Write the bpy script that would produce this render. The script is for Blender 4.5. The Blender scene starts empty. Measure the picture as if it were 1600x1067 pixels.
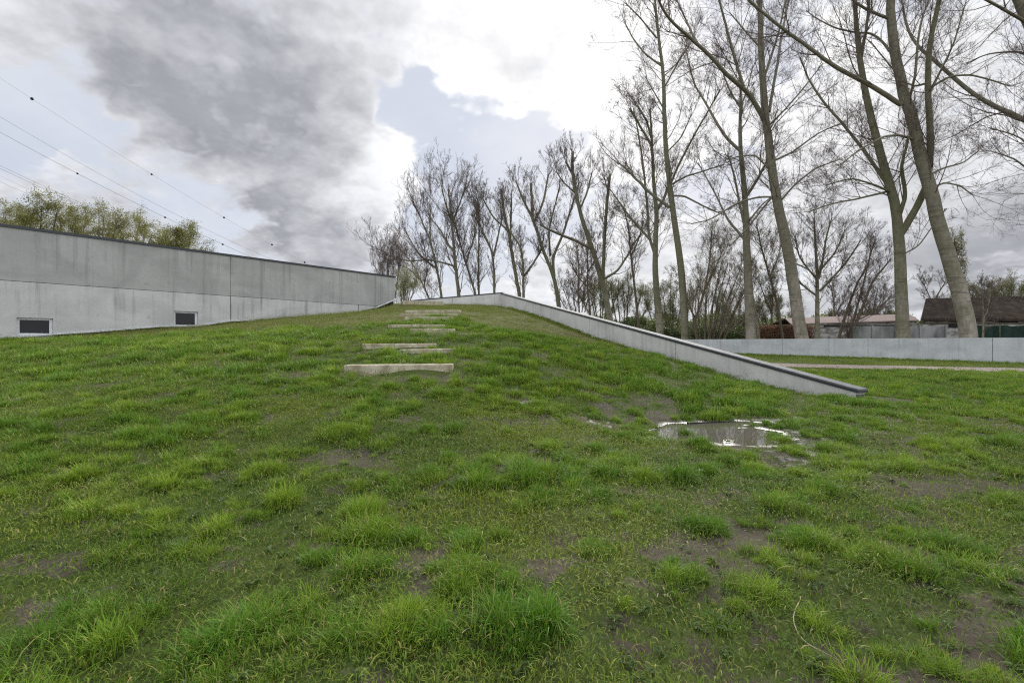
import bpy, math, random
import numpy as np
from mathutils import Vector
R = math.radians
rng = np.random.default_rng(7)
random.seed(7)
S = bpy.context.scene
COL = S.collection
F = 750.0; HZ = 533.5; EYE = 1.6

def P(px, py, d):
    return np.array([(px-800)/F*d, d, EYE-(py-HZ)/F*d])

# ------------------------------------------------------------------ camera
cam = bpy.data.cameras.new("camera"); co = bpy.data.objects.new("camera", cam); COL.objects.link(co)
cam.sensor_width = 36; cam.lens = 36*F/1600; cam.clip_end = 3000; cam.clip_start = 0.05
co.location = (0, 0, EYE); co.rotation_euler = (R(90), 0, 0)
S.camera = co
S.view_settings.view_transform = 'Standard'; S.view_settings.look = 'None'
S.view_settings.exposure = 0.42; S.view_settings.gamma = 1.0
S.cycles.use_denoising = False; S.cycles.filter_width = 1.2
S.cycles.max_bounces = 4; S.cycles.diffuse_bounces = 2; S.cycles.glossy_bounces = 2; S.cycles.transmission_bounces = 2; S.cycles.transparent_max_bounces = 4

# ------------------------------------------------------------------ sun
SUN_PX = (1030, 60)
sv = Vector(((SUN_PX[0]-800), F, (HZ-SUN_PX[1]))).normalized()
sun_el = math.asin(sv.z); sun_az = math.atan2(sv.x, sv.y)
sl = bpy.data.lights.new("sun", 'SUN'); sl.energy = 4.2; sl.angle = R(6); sl.color = (1, .96, .9)
so = bpy.data.objects.new("sun", sl); COL.objects.link(so)
so.rotation_euler = (-sv).to_track_quat('-Z', 'Y').to_euler()

# ------------------------------------------------------------------ node helpers
class NT:
    def __init__(s, nt): s.nt = nt; s.n = nt.nodes; s.l = nt.links
    def put(s, sock, v):
        if isinstance(v, bpy.types.NodeSocket): s.l.new(v, sock)
        elif v is not None: sock.default_value = v
    def math(s, op, a, b=None, c=None, clamp=False):
        m = s.n.new('ShaderNodeMath'); m.operation = op; m.use_clamp = clamp
        s.put(m.inputs[0], a)
        if b is not None: s.put(m.inputs[1], b)
        if c is not None: s.put(m.inputs[2], c)
        return m.outputs[0]
    def vmath(s, op, a, b=None, scale=None):
        m = s.n.new('ShaderNodeVectorMath'); m.operation = op
        s.put(m.inputs[0], a)
        if b is not None: s.put(m.inputs[1], b)
        if scale is not None: s.put(m.inputs['Scale'], scale)
        return m.outputs['Value'] if op == 'DOT_PRODUCT' else m.outputs[0]
    def noise(s, vec, scale, detail=4, rough=.55, dist=0, color=False, lac=2.0):
        m = s.n.new('ShaderNodeTexNoise'); s.put(m.inputs['Vector'], vec)
        m.inputs['Scale'].default_value = scale; m.inputs['Detail'].default_value = detail
        m.inputs['Roughness'].default_value = rough; m.inputs['Distortion'].default_value = dist
        m.inputs['Lacunarity'].default_value = lac
        return m.outputs['Color'] if color else m.outputs['Fac']
    def rng(s, v, a, b, c=0., d=1., smooth=True):
        m = s.n.new('ShaderNodeMapRange'); s.put(m.inputs['Value'], v)
        if smooth: m.interpolation_type = 'SMOOTHSTEP'
        for k, q in (('From Min', a), ('From Max', b), ('To Min', c), ('To Max', d)): s.put(m.inputs[k], q)
        return m.outputs['Result']
    def mix(s, f, a, b, mode='MIX'):
        m = s.n.new('ShaderNodeMix'); m.data_type = 'RGBA'; m.blend_type = mode
        s.put(m.inputs[0], f)
        for i, q in ((6, a), (7, b)):
            if isinstance(q, (tuple, list)) and len(q) == 3: q = (*q, 1)
            s.put(m.inputs[i], q)
        return m.outputs[2]
    def sep(s, v):
        m = s.n.new('ShaderNodeSeparateXYZ'); s.put(m.inputs[0], v); return m.outputs
    def comb(s, x, y, z):
        m = s.n.new('ShaderNodeCombineXYZ')
        for i, q in enumerate((x, y, z)): s.put(m.inputs[i], q)
        return m.outputs[0]

# ------------------------------------------------------------------ world
W = bpy.data.worlds.new("World"); S.world = W; W.use_nodes = True
W.cycles.sampling_method = 'MANUAL'; W.cycles.sample_map_resolution = 512
T = NT(W.node_tree); bg = T.n['Background']; bg.inputs['Strength'].default_value = 0.1
sky = T.n.new('ShaderNodeTexSky'); sky.sky_type = 'NISHITA'; sky.sun_disc = False
sky.sun_elevation = sun_el; sky.sun_rotation = sun_az; sky.air_density = 1.0; sky.dust_density = 1.5
tc = T.n.new('ShaderNodeTexCoord').outputs['Generated']
dirv = T.vmath('NORMALIZE', tc)
def pdir(px, py): return Vector((px-800, F, HZ-py)).normalized()
zc = T.sep(dirv)
den_ = T.math('ADD', T.math('MAXIMUM', zc[2], 0.0), .42)
cl = T.vmath('DIVIDE', dirv, T.comb(den_, den_, T.math('MULTIPLY', den_, 1.0)))   # clouds lie in a layer: they foreshorten to the horizon
w1 = T.noise(cl, 2.6, 3, .6, color=True)
w2 = T.noise(cl, 8, 3, .6, color=True)
off = T.vmath('ADD', T.vmath('SCALE', T.vmath('SUBTRACT', w1, (.5, .5, .5)), scale=.22),
              T.vmath('SCALE', T.vmath('SUBTRACT', w2, (.5, .5, .5)), scale=.10))
wd = T.vmath('NORMALIZE', T.vmath('ADD', dirv, off))
def blobs(lst, vec):
    acc = None
    for px, py, s, a in lst:
        c = pdir(px, py)
        # angular radius, measured at that place of the sky
        r = s/F*(F/math.sqrt(F*F+(px-800)**2+(HZ-py)**2))
        dt = T.vmath('DOT_PRODUCT', vec, tuple(c))
        g = T.rng(dt, math.cos(min(r*1.9, 1.5)), 1.0, 0, a)
        acc = g if acc is None else T.math('ADD', acc, g)
    return acc
GAP = [(40,130,85,.6),(120,170,60,.4),(745,285,105,1.5),(640,190,50,.6),(855,225,60,.8),(560,150,40,.25),(300,360,50,.25),
       (1480,330,50,.4),(1150,330,90,.35),(240,290,60,.35),(90,210,50,.4),(690,330,60,.5)]
WHITE = [(800,120,120,.8),(760,190,50,.55),(1010,40,150,.7),(960,190,60,.7),(590,330,60,.7),(820,50,90,.5),(560,160,50,.5),(520,250,60,.4),(655,245,42,.9),(610,290,55,.8),(25,25,45,.8),
         (560,230,60,.6),(520,130,60,.4),(1500,320,90,.4),(1200,200,150,.5),(450,270,60,.5),(180,270,60,.4),(590,330,50,.6),(640,400,60,.3)]
DARK = [(230,40,140,.6),(400,70,130,.5),(370,190,100,.4),(560,50,90,.4),(490,160,80,.4),(780,40,70,.3),(900,90,40,.3),(700,110,30,.4),(850,150,35,.45),(250,150,90,.35),(640,130,50,.2),
        (485,335,42,.75),(430,400,60,.65),(545,400,55,.75),(60,325,80,.6),(160,300,60,.35),(290,330,50,.2),
        (1565,385,90,1.3),(1460,410,60,.7),(1260,410,100,.8),(1080,440,80,.55),(950,390,80,.6),(820,380,70,.4),(1340,220,90,.35),
        (1540,80,90,.35),(660,390,60,.4),(705,140,22,.3),(830,150,26,.35),(900,130,22,.3),(1180,160,60,.2),(1450,250,60,.3)]
n1 = T.noise(T.vmath('ADD', cl, (3.1, 0, 0)), 2.6, 6, .56, 0)
n2 = T.noise(T.vmath('ADD', cl, (0, 7.3, 0)), 3.6, 7, .58, 0)
n3 = T.noise(T.vmath('ADD', cl, (5, 0, 2)), 9, 5, .6, 0)
vo = T.n.new('ShaderNodeTexVoronoi'); vo.feature = 'F1'; vo.inputs['Scale'].default_value = 4.2; vo.inputs['Detail'].default_value = 2.5; vo.inputs['Roughness'].default_value = .55
T.put(vo.inputs['Vector'], T.vmath('ADD', cl, T.vmath('SCALE', w2, scale=.25))); vd = vo.outputs['Distance']
sx = T.sep(dirv)
gapf = blobs(GAP, wd); whf = blobs(WHITE, wd); drk = blobs(DARK, wd)
def sc_(n, c, k): return T.math('MULTIPLY', T.math('SUBTRACT', n, c), k)
D = T.math('ADD', T.math('SUBTRACT', T.rng(sx[2], .12, .42, 1.02, .80), gapf), T.math('ADD', T.math('MULTIPLY', whf, .8), T.math('ADD', sc_(n1, .5, 3.0), T.math('ADD', sc_(n3, .5, .7), sc_(vd, .58, -1.5)))))
D = T.math('ADD', D, T.math('MULTIPLY', drk, .8))
dens = T.rng(D, .1, .85)
drk = T.math('DIVIDE', T.math('MULTIPLY', drk, 1.35), T.math('ADD', 1, T.math('MULTIPLY', drk, .8)))
base = T.math('ADD', T.math('SUBTRACT', drk, T.math('MULTIPLY', whf, .5)), T.math('ADD', sc_(n2, .45, 3.0), T.math('ADD', sc_(n3, .5, .9), sc_(vd, .52, 1.5))))
shade = T.rng(base, -.5, 1.95, 0, 1, False)
# thin rims of the clouds are brighter than their bellies
shade = T.math('SUBTRACT', shade, T.math('MULTIPLY', T.rng(D, .5, 1.3, 1, 0), .40), clamp=True)
sund = T.vmath('DOT_PRODUCT', dirv, tuple(sv))
glow = T.rng(sund, math.cos(R(38)), .985, 0, 1)
cwhite = T.mix(glow, (6.1, 6.2, 6.5), (8.4, 8.35, 8.3))
cgrey = T.mix(glow, (2.65, 2.75, 3.0), (5.3, 5.35, 5.6))
cloud = T.vmath('SCALE', T.mix(shade, cwhite, cgrey), scale=T.rng(T.math('ADD', n3, T.math('MULTIPLY', n2, .6)), .5, 1.05, 1.22, .98, False))
# clear sky between, milky with thin veil
veil = T.rng(n2, .35, .7, 0, .6)
skyc = T.mix(.93, sky.outputs[0], T.mix(veil, (4.8, 5.15, 5.95), (6.0, 6.2, 6.6)))
colr = T.mix(dens, skyc, cloud)
# extra brightness added to unseen sky overhead and behind, to light ground and walls
sky_boost = T.math('MAXIMUM', T.rng(sx[2], .60, .88, 0, 1), T.rng(sx[1], .25, -.35, 0, 1))
colr = T.mix(sky_boost, colr, T.vmath('SCALE', colr, scale=2.3))
below = T.rng(sx[2], -.06, .0, 1, 0)
colr = T.mix(below, colr, (1.2, 1.3, 1.0))
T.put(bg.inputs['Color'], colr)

# ------------------------------------------------------------------ materials
def mat(name, base=(.5, .5, .5), rough=.8, spec=.3, metal=0):
    m = bpy.data.materials.new(name); m.use_nodes = True
    t = NT(m.node_tree); b = t.n['Principled BSDF']
    b.inputs['Base Color'].default_value = (*base, 1); b.inputs['Roughness'].default_value = rough
    b.inputs['Specular IOR Level'].default_value = spec; b.inputs['Metallic'].default_value = metal
    return m, t, b
def bump(t, b, h, strength=.4, dist=.02):
    n = t.n.new('ShaderNodeBump'); n.inputs['Strength'].default_value = strength; n.inputs['Distance'].default_value = dist
    t.put(n.inputs['Height'], h); t.l.new(n.outputs[0], b.inputs['Normal'])
def coords(t, k='Object'): return t.n.new('ShaderNodeTexCoord').outputs[k]
def mottled(name, c1, c2, scale, rough=.85, spec=.25, bs=.3, bd=.01, stretch=None):
    m, t, b = mat(name, c1, rough, spec); v = coords(t)
    if stretch: v = t.vmath('MULTIPLY', v, stretch)
    n = t.noise(v, scale, 6, .62)
    t.put(b.inputs['Base Color'], t.mix(t.rng(n, .3, .7), c1, c2)); bump(t, b, n, bs, bd)
    return m

def concrete(name, c, streak=0., joint_z=None, green=0.):
    m, t, b = mat(name, c, .78, .25)
    uv = coords(t, 'UV'); u = t.sep(uv)
    big = t.noise(uv, .55, 5, .6, 1.0); fine = t.noise(uv, 9, 7, .65)
    pan = t.noise(t.vmath('MULTIPLY', uv, (.25, 2.2, 1)), 1.0, 3, .5)
    col = t.mix(t.rng(big, .3, .72), tuple(x*.86 for x in c), tuple(x*1.12 for x in c))
    col = t.mix(t.math('MULTIPLY', t.rng(fine, .35, .75), .25), col, tuple(x*.72 for x in c))
    col = t.mix(t.math('MULTIPLY', t.rng(pan, .4, .7), .18), col, tuple(x*1.25 for x in c))
    # few dark pits and blotches
    pit = t.noise(uv, 2.3, 2, .4)
    col = t.mix(t.math('MULTIPLY', t.rng(pit, .68, .74), .35), col, tuple(x*.6 for x in c))
    if streak:
        st = t.noise(t.comb(t.math('MULTIPLY', u[0], 3.0), t.math('MULTIPLY', u[1], .10), 0), 1.0, 5, .75)
        st2 = t.noise(t.comb(t.math('MULTIPLY', u[0], .5), t.math('MULTIPLY', u[1], .4), 3), 1.0, 3, .6)
        k = t.math('MULTIPLY', t.rng(st, .47, .66), t.rng(st2, .32, .58))
        if joint_z is not None:
            k = t.math('MULTIPLY', k, t.rng(u[1], joint_z-2.2, joint_z-.1, .15, 1))
        col = t.mix(t.math('MULTIPLY', k, streak), col, tuple(x*.42 for x in c))
        lst = t.noise(t.comb(t.math('MULTIPLY', u[0], 7.5), t.math('MULTIPLY', u[1], .15), 9), 1.0, 3, .6)
        col = t.mix(t.math('MULTIPLY', t.rng(lst, .62, .75), .2), col, tuple(min(1, x*1.4) for x in c))
    if green:
        g = t.noise(uv, 1.4, 4, .6)
        col = t.mix(t.math('MULTIPLY', t.rng(g, .48, .68), green), col, (.16, .17, .09))
    t.put(b.inputs['Base Color'], col); bump(t, b, t.math('ADD', fine, t.math('MULTIPLY', big, .5)), .25, .012)
    return m
M = {}
M['conc_up'] = concrete('concrete_upper', (.335, .328, .302), .45)
M['conc_low'] = concrete('concrete_lower', (.465, .455, .42), .9, 4.15)
M['conc_ramp'] = concrete('concrete_ramp', (.485, .47, .43), .35, None, .06)
M['conc_far'] = concrete('concrete_far', (.46, .465, .45), .3)
M['conc_slab'] = mottled('concrete_slab', (.43, .385, .28), (.22, .18, .115), 5, .85, .2, .5, .02)
M['joint'] = mat('joint_grey', (.10, .10, .10), .9, .1)[0]
M['coping_dark'] = mat('coping_dark', (.03, .032, .036), .45, .4)[0]
M['cap'] = mottled('cap_grey', (.15, .15, .145), (.10, .10, .10), 3, .7, .2)
M['ledge'] = mottled('ledge_pale', (.60, .61, .60), (.48, .49, .48), 4, .6, .3)
M['frame'] = mat('window_frame', (.62, .62, .60), .4, .4)[0]
gm, gt, gb = mat('window_glass', (.004, .005, .005), .05, .22); M['glass'] = gm
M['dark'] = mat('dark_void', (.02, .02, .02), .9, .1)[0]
M['roofing'] = mottled('roofing', (.06, .06, .06), (.09, .09, .085), 2)
# bark
def bark(name, c1, c2, moss, mossf):
    m, t, b = mat(name, c1, .85, .2); v = coords(t)
    n = t.noise(t.vmath('MULTIPLY', v, (1, 1, .35)), 5, 6, .65)
    h = t.noise(t.vmath('MULTIPLY', v, (.6, .6, 4)), 1.2, 4, .6)
    g = t.noise(v, .45, 4, .6)
    col = t.mix(t.rng(n, .3, .7), c1, c2)
    col = t.mix(t.math('MULTIPLY', t.rng(h, .55, .64), .75), col, tuple(x*.35 for x in c1))
    col = t.mix(t.math('MULTIPLY', t.math('ADD', t.rng(g, .35, .65), t.rng(t.sep(v)[2], 5, 14), clamp=True), mossf), col, moss)
    t.put(b.inputs['Base Color'], col); bump(t, b, t.math('ADD', n, h), .7, .08)
    return m
M['bark_grey'] = bark('bark_grey', (.31, .27, .215), (.18, .155, .12), (.10, .095, .05), .6)
M['bark_green'] = bark('bark_green', (.26, .24, .17), (.155, .14, .10), (.09, .088, .042), .65)
M['bark_brown'] = bark('bark_brown', (.13, .10, .07), (.08, .06, .045), (.11, .11, .05), .35)
M['twig'] = mottled('twigs', (.085, .065, .055), (.13, .10, .08), 1.5, .8, .2, .1)
M['twig_pale'] = mottled('twigs_pale', (.15, .125, .09), (.20, .17, .11), 1.5, .8, .2, .1)
M['limb'] = mottled('limbs', (.12, .105, .07), (.16, .14, .085), 1.2, .85, .2, .4, .03)
def leafmat(name, c1, c2, scale=.6, trans=.3):
    m, t, b = mat(name, c1, .6, .25); v = coords(t)
    n = t.noise(v, scale, 3, .6); oi = t.n.new('ShaderNodeObjectInfo')
    g = t.n.new('ShaderNodeNewGeometry')
    f = t.math('ADD', t.math('MULTIPLY', n, .6), t.math('MULTIPLY', g.outputs['Random Per Island'], .5))
    col = t.mix(t.rng(f, .3, .8), c1, c2); t.put(b.inputs['Base Color'], col)
    tr = t.n.new('ShaderNodeBsdfTranslucent'); t.put(tr.inputs['Color'], col)
    mx = t.n.new('ShaderNodeMixShader'); mx.inputs[0].default_value = trans
    o = t.n['Material Output']; t.l.new(b.outputs[0], mx.inputs[1]); t.l.new(tr.outputs[0], mx.inputs[2]); t.l.new(mx.outputs[0], o.inputs[0])
    return m
M['leaf_willow'] = leafmat('leaf_willow', (.12, .13, .03), (.24, .23, .06))
M['leaf_bush'] = leafmat('leaf_bush', (.20, .24, .07), (.42, .44, .22), 1.5)
M['leaf_dark'] = leafmat('leaf_dark', (.03, .045, .012), (.075, .10, .025))
M['leaf_spring'] = leafmat('leaf_spring', (.09, .12, .03), (.17, .20, .06))
M['leaf_brown'] = leafmat('leaf_brown', (.09, .045, .025), (.19, .095, .05))
M['leaf_ivy'] = leafmat('leaf_ivy', (.09, .10, .035), (.21, .20, .08))
M['cable'] = mat('cable', (.12, .12, .13), .6, .3)[0]
M['marker'] = mat('cable_marker', (.02, .02, .025), .6, .3)[0]

# ------------------------------------------------------------------ mesh helpers
def tag(o, label=None, cat=None, group=None, kind=None):
    if label: o['label'] = label
    if cat: o['category'] = cat
    if group: o['group'] = group
    if kind: o['kind'] = kind
    return o
def link(name, me, m=None, parent=None):
    o = bpy.data.objects.new(name, me); COL.objects.link(o)
    if m is not None: me.materials.append(m)
    if parent is not None:
        o.parent = parent; o.matrix_parent_inverse = parent.matrix_basis.inverted()
    return o
def empty(name, loc=(0, 0, 0)):
    o = bpy.data.objects.new(name, None); COL.objects.link(o); o.location = tuple(float(x) for x in loc); return o

class MB:
    """collects faces; build() makes one mesh"""
    def __init__(s): s.v = []; s.f = []; s.tubes = {}; s.nv = 0; s.smooth = False
    def add(s, vs, fs):
        s.v.append(np.asarray(vs, float).reshape(-1, 3)); 
        s.f += [tuple(i+s.nv for i in f) for f in fs]; s.nv += len(s.v[-1])
    def hexa(s, a, b):   # a: 4 pts ccw lower/front, b: 4 pts opposite
        s.add(list(a)+list(b), [(3,2,1,0), (4,5,6,7), (0,1,5,4), (1,2,6,5), (2,3,7,6), (3,0,4,7)])
    def box(s, c, d, rot=0):
        hx, hy, hz = d[0]/2, d[1]/2, d[2]/2; cs, sn = math.cos(rot), math.sin(rot)
        q = [(-hx,-hy),(hx,-hy),(hx,hy),(-hx,hy)]
        q = [(x*cs-y*sn+c[0], x*sn+y*cs+c[1]) for x, y in q]
        s.hexa([(x, y, c[2]-hz) for x, y in q], [(x, y, c[2]+hz) for x, y in q])
    def tube(s, pts, rad, n=3):
        pts = np.asarray(pts, float); rad = np.asarray(rad, float)
        s.tubes.setdefault((pts.shape[-2], n), []).append((pts.reshape(-1, pts.shape[-2], 3), rad.reshape(-1, rad.shape[-1])))
    def quads(s, V, n):   # V (K,n,3) polygons
        s.tubes.setdefault(('q', n), []).append(V)
    def arrays(s):
        V = [v for v in s.v]; nv = s.nv; loops = []; sizes = []
        for f in s.f: loops.append(np.array(f)); 
        sizes.append(np.array([len(f) for f in s.f], int))
        for key, lst in s.tubes.items():
            if key[0] == 'q':
                A = np.concatenate(lst); K, n = A.shape[:2]
                V.append(A.reshape(-1, 3)); loops.append(np.arange(K*n)+nv); sizes.append(np.full(K, n)); nv += K*n; continue
            npt, n = key
            Pn = np.concatenate([a for a, _ in lst]); Rr = np.concatenate([b for _, b in lst]); K = len(Pn)
            tn = np.gradient(Pn, axis=1); tn /= np.linalg.norm(tn, axis=2, keepdims=True)+1e-9
            ref = np.where(np.abs(tn[:, :1, 2:3]) > .9, np.array([[[1., 0, 0]]]), np.array([[[0, 0, 1.]]]))
            ref = np.broadcast_to(ref, tn.shape)
            a = np.cross(tn, ref); a /= np.linalg.norm(a, axis=2, keepdims=True)+1e-9
            b = np.cross(tn, a)
            ang = np.arange(n)*2*math.pi/n
            ring = Pn[:, :, None]+Rr[:, :, None, None]*(a[:, :, None]*np.cos(ang)[None, None, :, None]+b[:, :, None]*np.sin(ang)[None, None, :, None])
            V.append(ring.reshape(-1, 3))
            k = np.arange(K)[:, None, None]*npt*n; i = np.arange(npt-1)[None, :, None]*n; j = np.arange(n)[None, None, :]; j2 = (j+1) % n
            q = np.stack([k+i+j, k+i+j2, k+i+n+j2, k+i+n+j], -1).reshape(-1)+nv
            loops.append(q); sizes.append(np.full(K*(npt-1)*n, 4))
            if n >= 5:
                kk = np.arange(K)[:, None]*npt*n+nv
                loops.append((kk+(npt-1)*n+np.arange(n)[None]).reshape(-1)); sizes.append(np.full(K, n))
            nv += K*npt*n
        return np.concatenate(V) if V else np.zeros((0, 3)), np.concatenate(loops).astype(np.int32), np.concatenate(sizes).astype(np.int32)
    def mesh(s, name):
        V, L, Z = s.arrays(); me = bpy.data.meshes.new(name)
        me.vertices.add(len(V)); me.vertices.foreach_set('co', V.astype(np.float32).ravel())
        me.loops.add(len(L)); me.loops.foreach_set('vertex_index', L)
        me.polygons.add(len(Z)); st = np.concatenate([[0], np.cumsum(Z)[:-1]]).astype(np.int32)
        me.polygons.foreach_set('loop_start', st)
        me.polygons.foreach_set('use_smooth', np.full(len(Z), s.smooth))
        me.update(calc_edges=True); return me
    def build(s, name, m=None, parent=None):
        return link(name, s.mesh(name), m, parent)
def set_uv(o, du, origin=(0, 0)):
    me = o.data; n = len(me.loops); vi = np.empty(n, int); me.loops.foreach_get('vertex_index', vi)
    c = np.empty(len(me.vertices)*3); me.vertices.foreach_get('co', c); c = c.reshape(-1, 3)[vi]
    uv = np.stack([(c[:, 0]-origin[0])*du[0]+(c[:, 1]-origin[1])*du[1], c[:, 2]], 1)
    l = me.uv_layers.new(name='UVMap'); l.data.foreach_set('uv', uv.astype(np.float32).ravel())
def bevel(o, w=.012, seg=2):
    b = o.modifiers.new('bevel', 'BEVEL'); b.width = w; b.segments = seg; b.limit_method = 'ANGLE'; return o

# value noise
_tab = rng.random((256, 256))
def vnoise(x, y):
    x = np.asarray(x, float); y = np.asarray(y, float)
    xi = np.floor(x).astype(int); yi = np.floor(y).astype(int); fx = x-xi; fy = y-yi
    fx = fx*fx*(3-2*fx); fy = fy*fy*(3-2*fy)
    a = _tab[xi & 255, yi & 255]; b = _tab[(xi+1) & 255, yi & 255]; c = _tab[xi & 255, (yi+1) & 255]; d = _tab[(xi+1) & 255, (yi+1) & 255]
    return (a*(1-fx)+b*fx)*(1-fy)+(c*(1-fx)+d*fx)*fy
def fbm(x, y, o=4, g=.5):
    s = 0; a = 1; t = 0; x = np.asarray(x, float); y = np.asarray(y, float)
    for i in range(o):
        s = s+a*vnoise(x+17.3*i, y+9.1*i); t += a; a *= g; x, y = x*1.9+y*.6, y*1.9-x*.6
    return s/t

# ------------------------------------------------------------------ layout: walls and terrain
WK = 27576.0
def WL(x, y=None):          # building wall line at pixel column x
    d = WK/(1383-x); return np.array([(x-800)/F*d, d, 0 if y is None else EYE-(y-HZ)/F*d])
RA = np.array([9.66, 13.3]); RB = np.array([-0.8, 40.0])       # ramp wall: low end, peak
RD = (RB-RA)/np.linalg.norm(RB-RA); RN = np.array([RD[1], -RD[0]])  # RN points to the right (outside)
RLEN = np.linalg.norm(RB-RA)
BC = np.array([-7.95, 37.2])                                    # left end of back wall
CT = []
def cp(px, py, d): CT.append(P(px, py, d))
for px, py in ((-120, 536), (0, 529.5), (85, 525), (180, 518), (250, 512), (310, 511), (360, 504), (450, 496.5), (560, 487), (600, 479), (617, 474)):
    w = WL(px, py); CT.append(w)
for px, py, d in ((670,482,31),(665,475.5,36.5),
                  (1345,623,13.3),(1200,599,16.1),(1060,561.5,20.1),(985,541,23.3),(926,522,26.6),(870,502,31),(840,492,33.4),(800,479,39.5),(740,477,38.5),
                  (850,519,24),(450,520,18),(300,560,12)): cp(px, py, d)
for x, y, z in ((0,0,0),(0,2.5,0),(-3,2,.02),(-8,2,.1),(-16,3,.3),(3,2,0),(8,2,0),(14,3,0),(20,8,0),(11.3,9.6,0),(13,5,0),(8,10.5,0),(6.4,8.6,0),(5.2,11,.02),
                (3.6,9.2,-.02),(3.5,5,0),(0,5,.1),(-1.5,7,.35),(-5,5,.22),(-10.6,10,.62),(2.2,7.5,.03),(1.5,9.5,.22),(7.5,13.2,.02),
                (-26,10,1.0),(-30,2,.6),(-1,-3,0),(10,-3,0),(-15,-3,.1),(-3,11,.85)): CT.append(np.array([x, y, z], float))
STEPS = [
 ((537,570.5),(706,569),.17,10.5,.36,'longest and lowest concrete slab step, tilted slightly on bare earth'),
 ((624,546),(710,544.5),.10,12.9,.32,'short concrete slab overlapping in front of the second long step'),
 ((565,537.2),(679,536.5),.13,13.6,.34,'second long concrete slab step with brown stained front edge'),
 ((643,521.0),(756,520.6),.05,16.6,.3,'thin concrete slab almost sunk in the grass, reaching farthest right'),
 ((641,513.8),(710,513.8),.14,17.3,.34,'stained concrete slab just below the half overgrown one'),
 ((606,507.2),(694,507),.12,18.4,.34,'concrete slab half overgrown by grass in its middle'),
 ((632,495.2),(707,495),.13,21.6,.5,'lowest slab of the top stack of three steps'),
 ((625,489.8),(714,489.5),.13,23.2,.5,'middle slab of the top stack of three steps'),
 ((633,484.8),(719,484.5),.13,24.9,.5,'topmost slab of the top stack of three steps'),
 ((629,469.8),(692,471),.26,35.0,.6,'pale low concrete slab lying at the crest before the wall'),
]
for (a, b_, h, d, dp, lab), (fl, fr) in zip(STEPS, ((11,15),(8,8),(9,9),(2,2),(8,8),(5.5,5.5),(6,6),(5.5,5.5),(5.5,5.5),(7,7))):
    for q, f in ((P(*a, d), fl), ((P(*a, d)+P(*b_, d))/2, (fl+fr)/2), (P(*b_, d), fr)):
        CT.append(np.array([q[0], d-.1, q[2]-f/F*d]))
    q = (P(*a, d)+P(*b_, d))/2; CT.append(np.array([q[0], d+dp+.1, q[2]-.01]))
CT = np.array(CT)
def tps(r): return np.where(r > 1e-9, r*r*np.log(r+1e-12), 0)
_n = len(CT); _A = np.zeros((_n+3, _n+3)); _r = np.linalg.norm(CT[:, None, :2]-CT[None, :, :2], axis=2)
_A[:_n, :_n] = tps(_r)+np.eye(_n)*.03; _A[:_n, _n] = 1; _A[:_n, _n+1:] = CT[:, :2]; _A[_n:, :_n] = _A[:_n, _n:].T
_w = np.linalg.solve(_A, np.concatenate([CT[:, 2], [0, 0, 0]]))
def mound(x, y):
    x = np.asarray(x, float); y = np.asarray(y, float); sh = x.shape; x = x.ravel(); y = y.ravel(); out = np.empty(len(x))
    for i in range(0, len(x), 20000):
        q = np.stack([x[i:i+20000], y[i:i+20000]], 1)
        r = np.linalg.norm(q[:, None]-CT[None, :, :2], axis=2)
        out[i:i+20000] = tps(r)@_w[:_n]+_w[_n]+q@_w[_n+1:]
    return out.reshape(sh)
def sstep(a, b, x): t = np.clip((x-a)/(b-a), 0, 1); return t*t*(3-2*t)
def sd_ramp(x, y): return (x-RA[0])*RN[0]+(y-RA[1])*RN[1]     # + = outside (right)
BD = np.array([583, 750.])/math.hypot(583, 750); BN = np.array([BD[1], -BD[0]])  # building wall direction, normal to camera side
B0 = WL(0)[:2]
def sd_bld(x, y): return (x-B0[0])*BN[0]+(y-B0[1])*BN[1]       # + = lawn side
def sd_back(x, y):
    e = BC-RB; n = np.array([e[1], -e[0]]); n /= np.linalg.norm(n)  # towards beyond
    if n[1] < 0: n = -n
    return (x-RB[0])*n[0]+(y-RB[1])*n[1]
def puddle_k(x, y):
    return np.clip(np.exp(-(((x-2.95)/1.15)**2+((y-9.1)/1.1)**2)**1.3)+.8*np.exp(-(((x-2.15)/.55)**2+((y-8.2)/.4)**2))+.5*np.exp(-(((x-4.3)/.9)**2+((y-9.7)/.3)**2))+.8*np.exp(-(((x-3.9)/.75)**2+((y-10.4)/.5)**2)), 0, 1)
def micro(x, y):
    dd = np.hypot(x, y)
    k = 1-.75*puddle_k(x, y)
    return ((fbm(x*1.5, y*1.5, 3)-.5)*.12*k+(fbm(x*5+50, y*5, 2)-.5)*.045*(1-.75*(1-k)/.75)+(fbm(x*2.2+11, y*3.4+5, 3, .5)-.5)*.085*(1-k)/.75)*np.clip(40/np.maximum(dd, 1), 0, 1)
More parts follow.
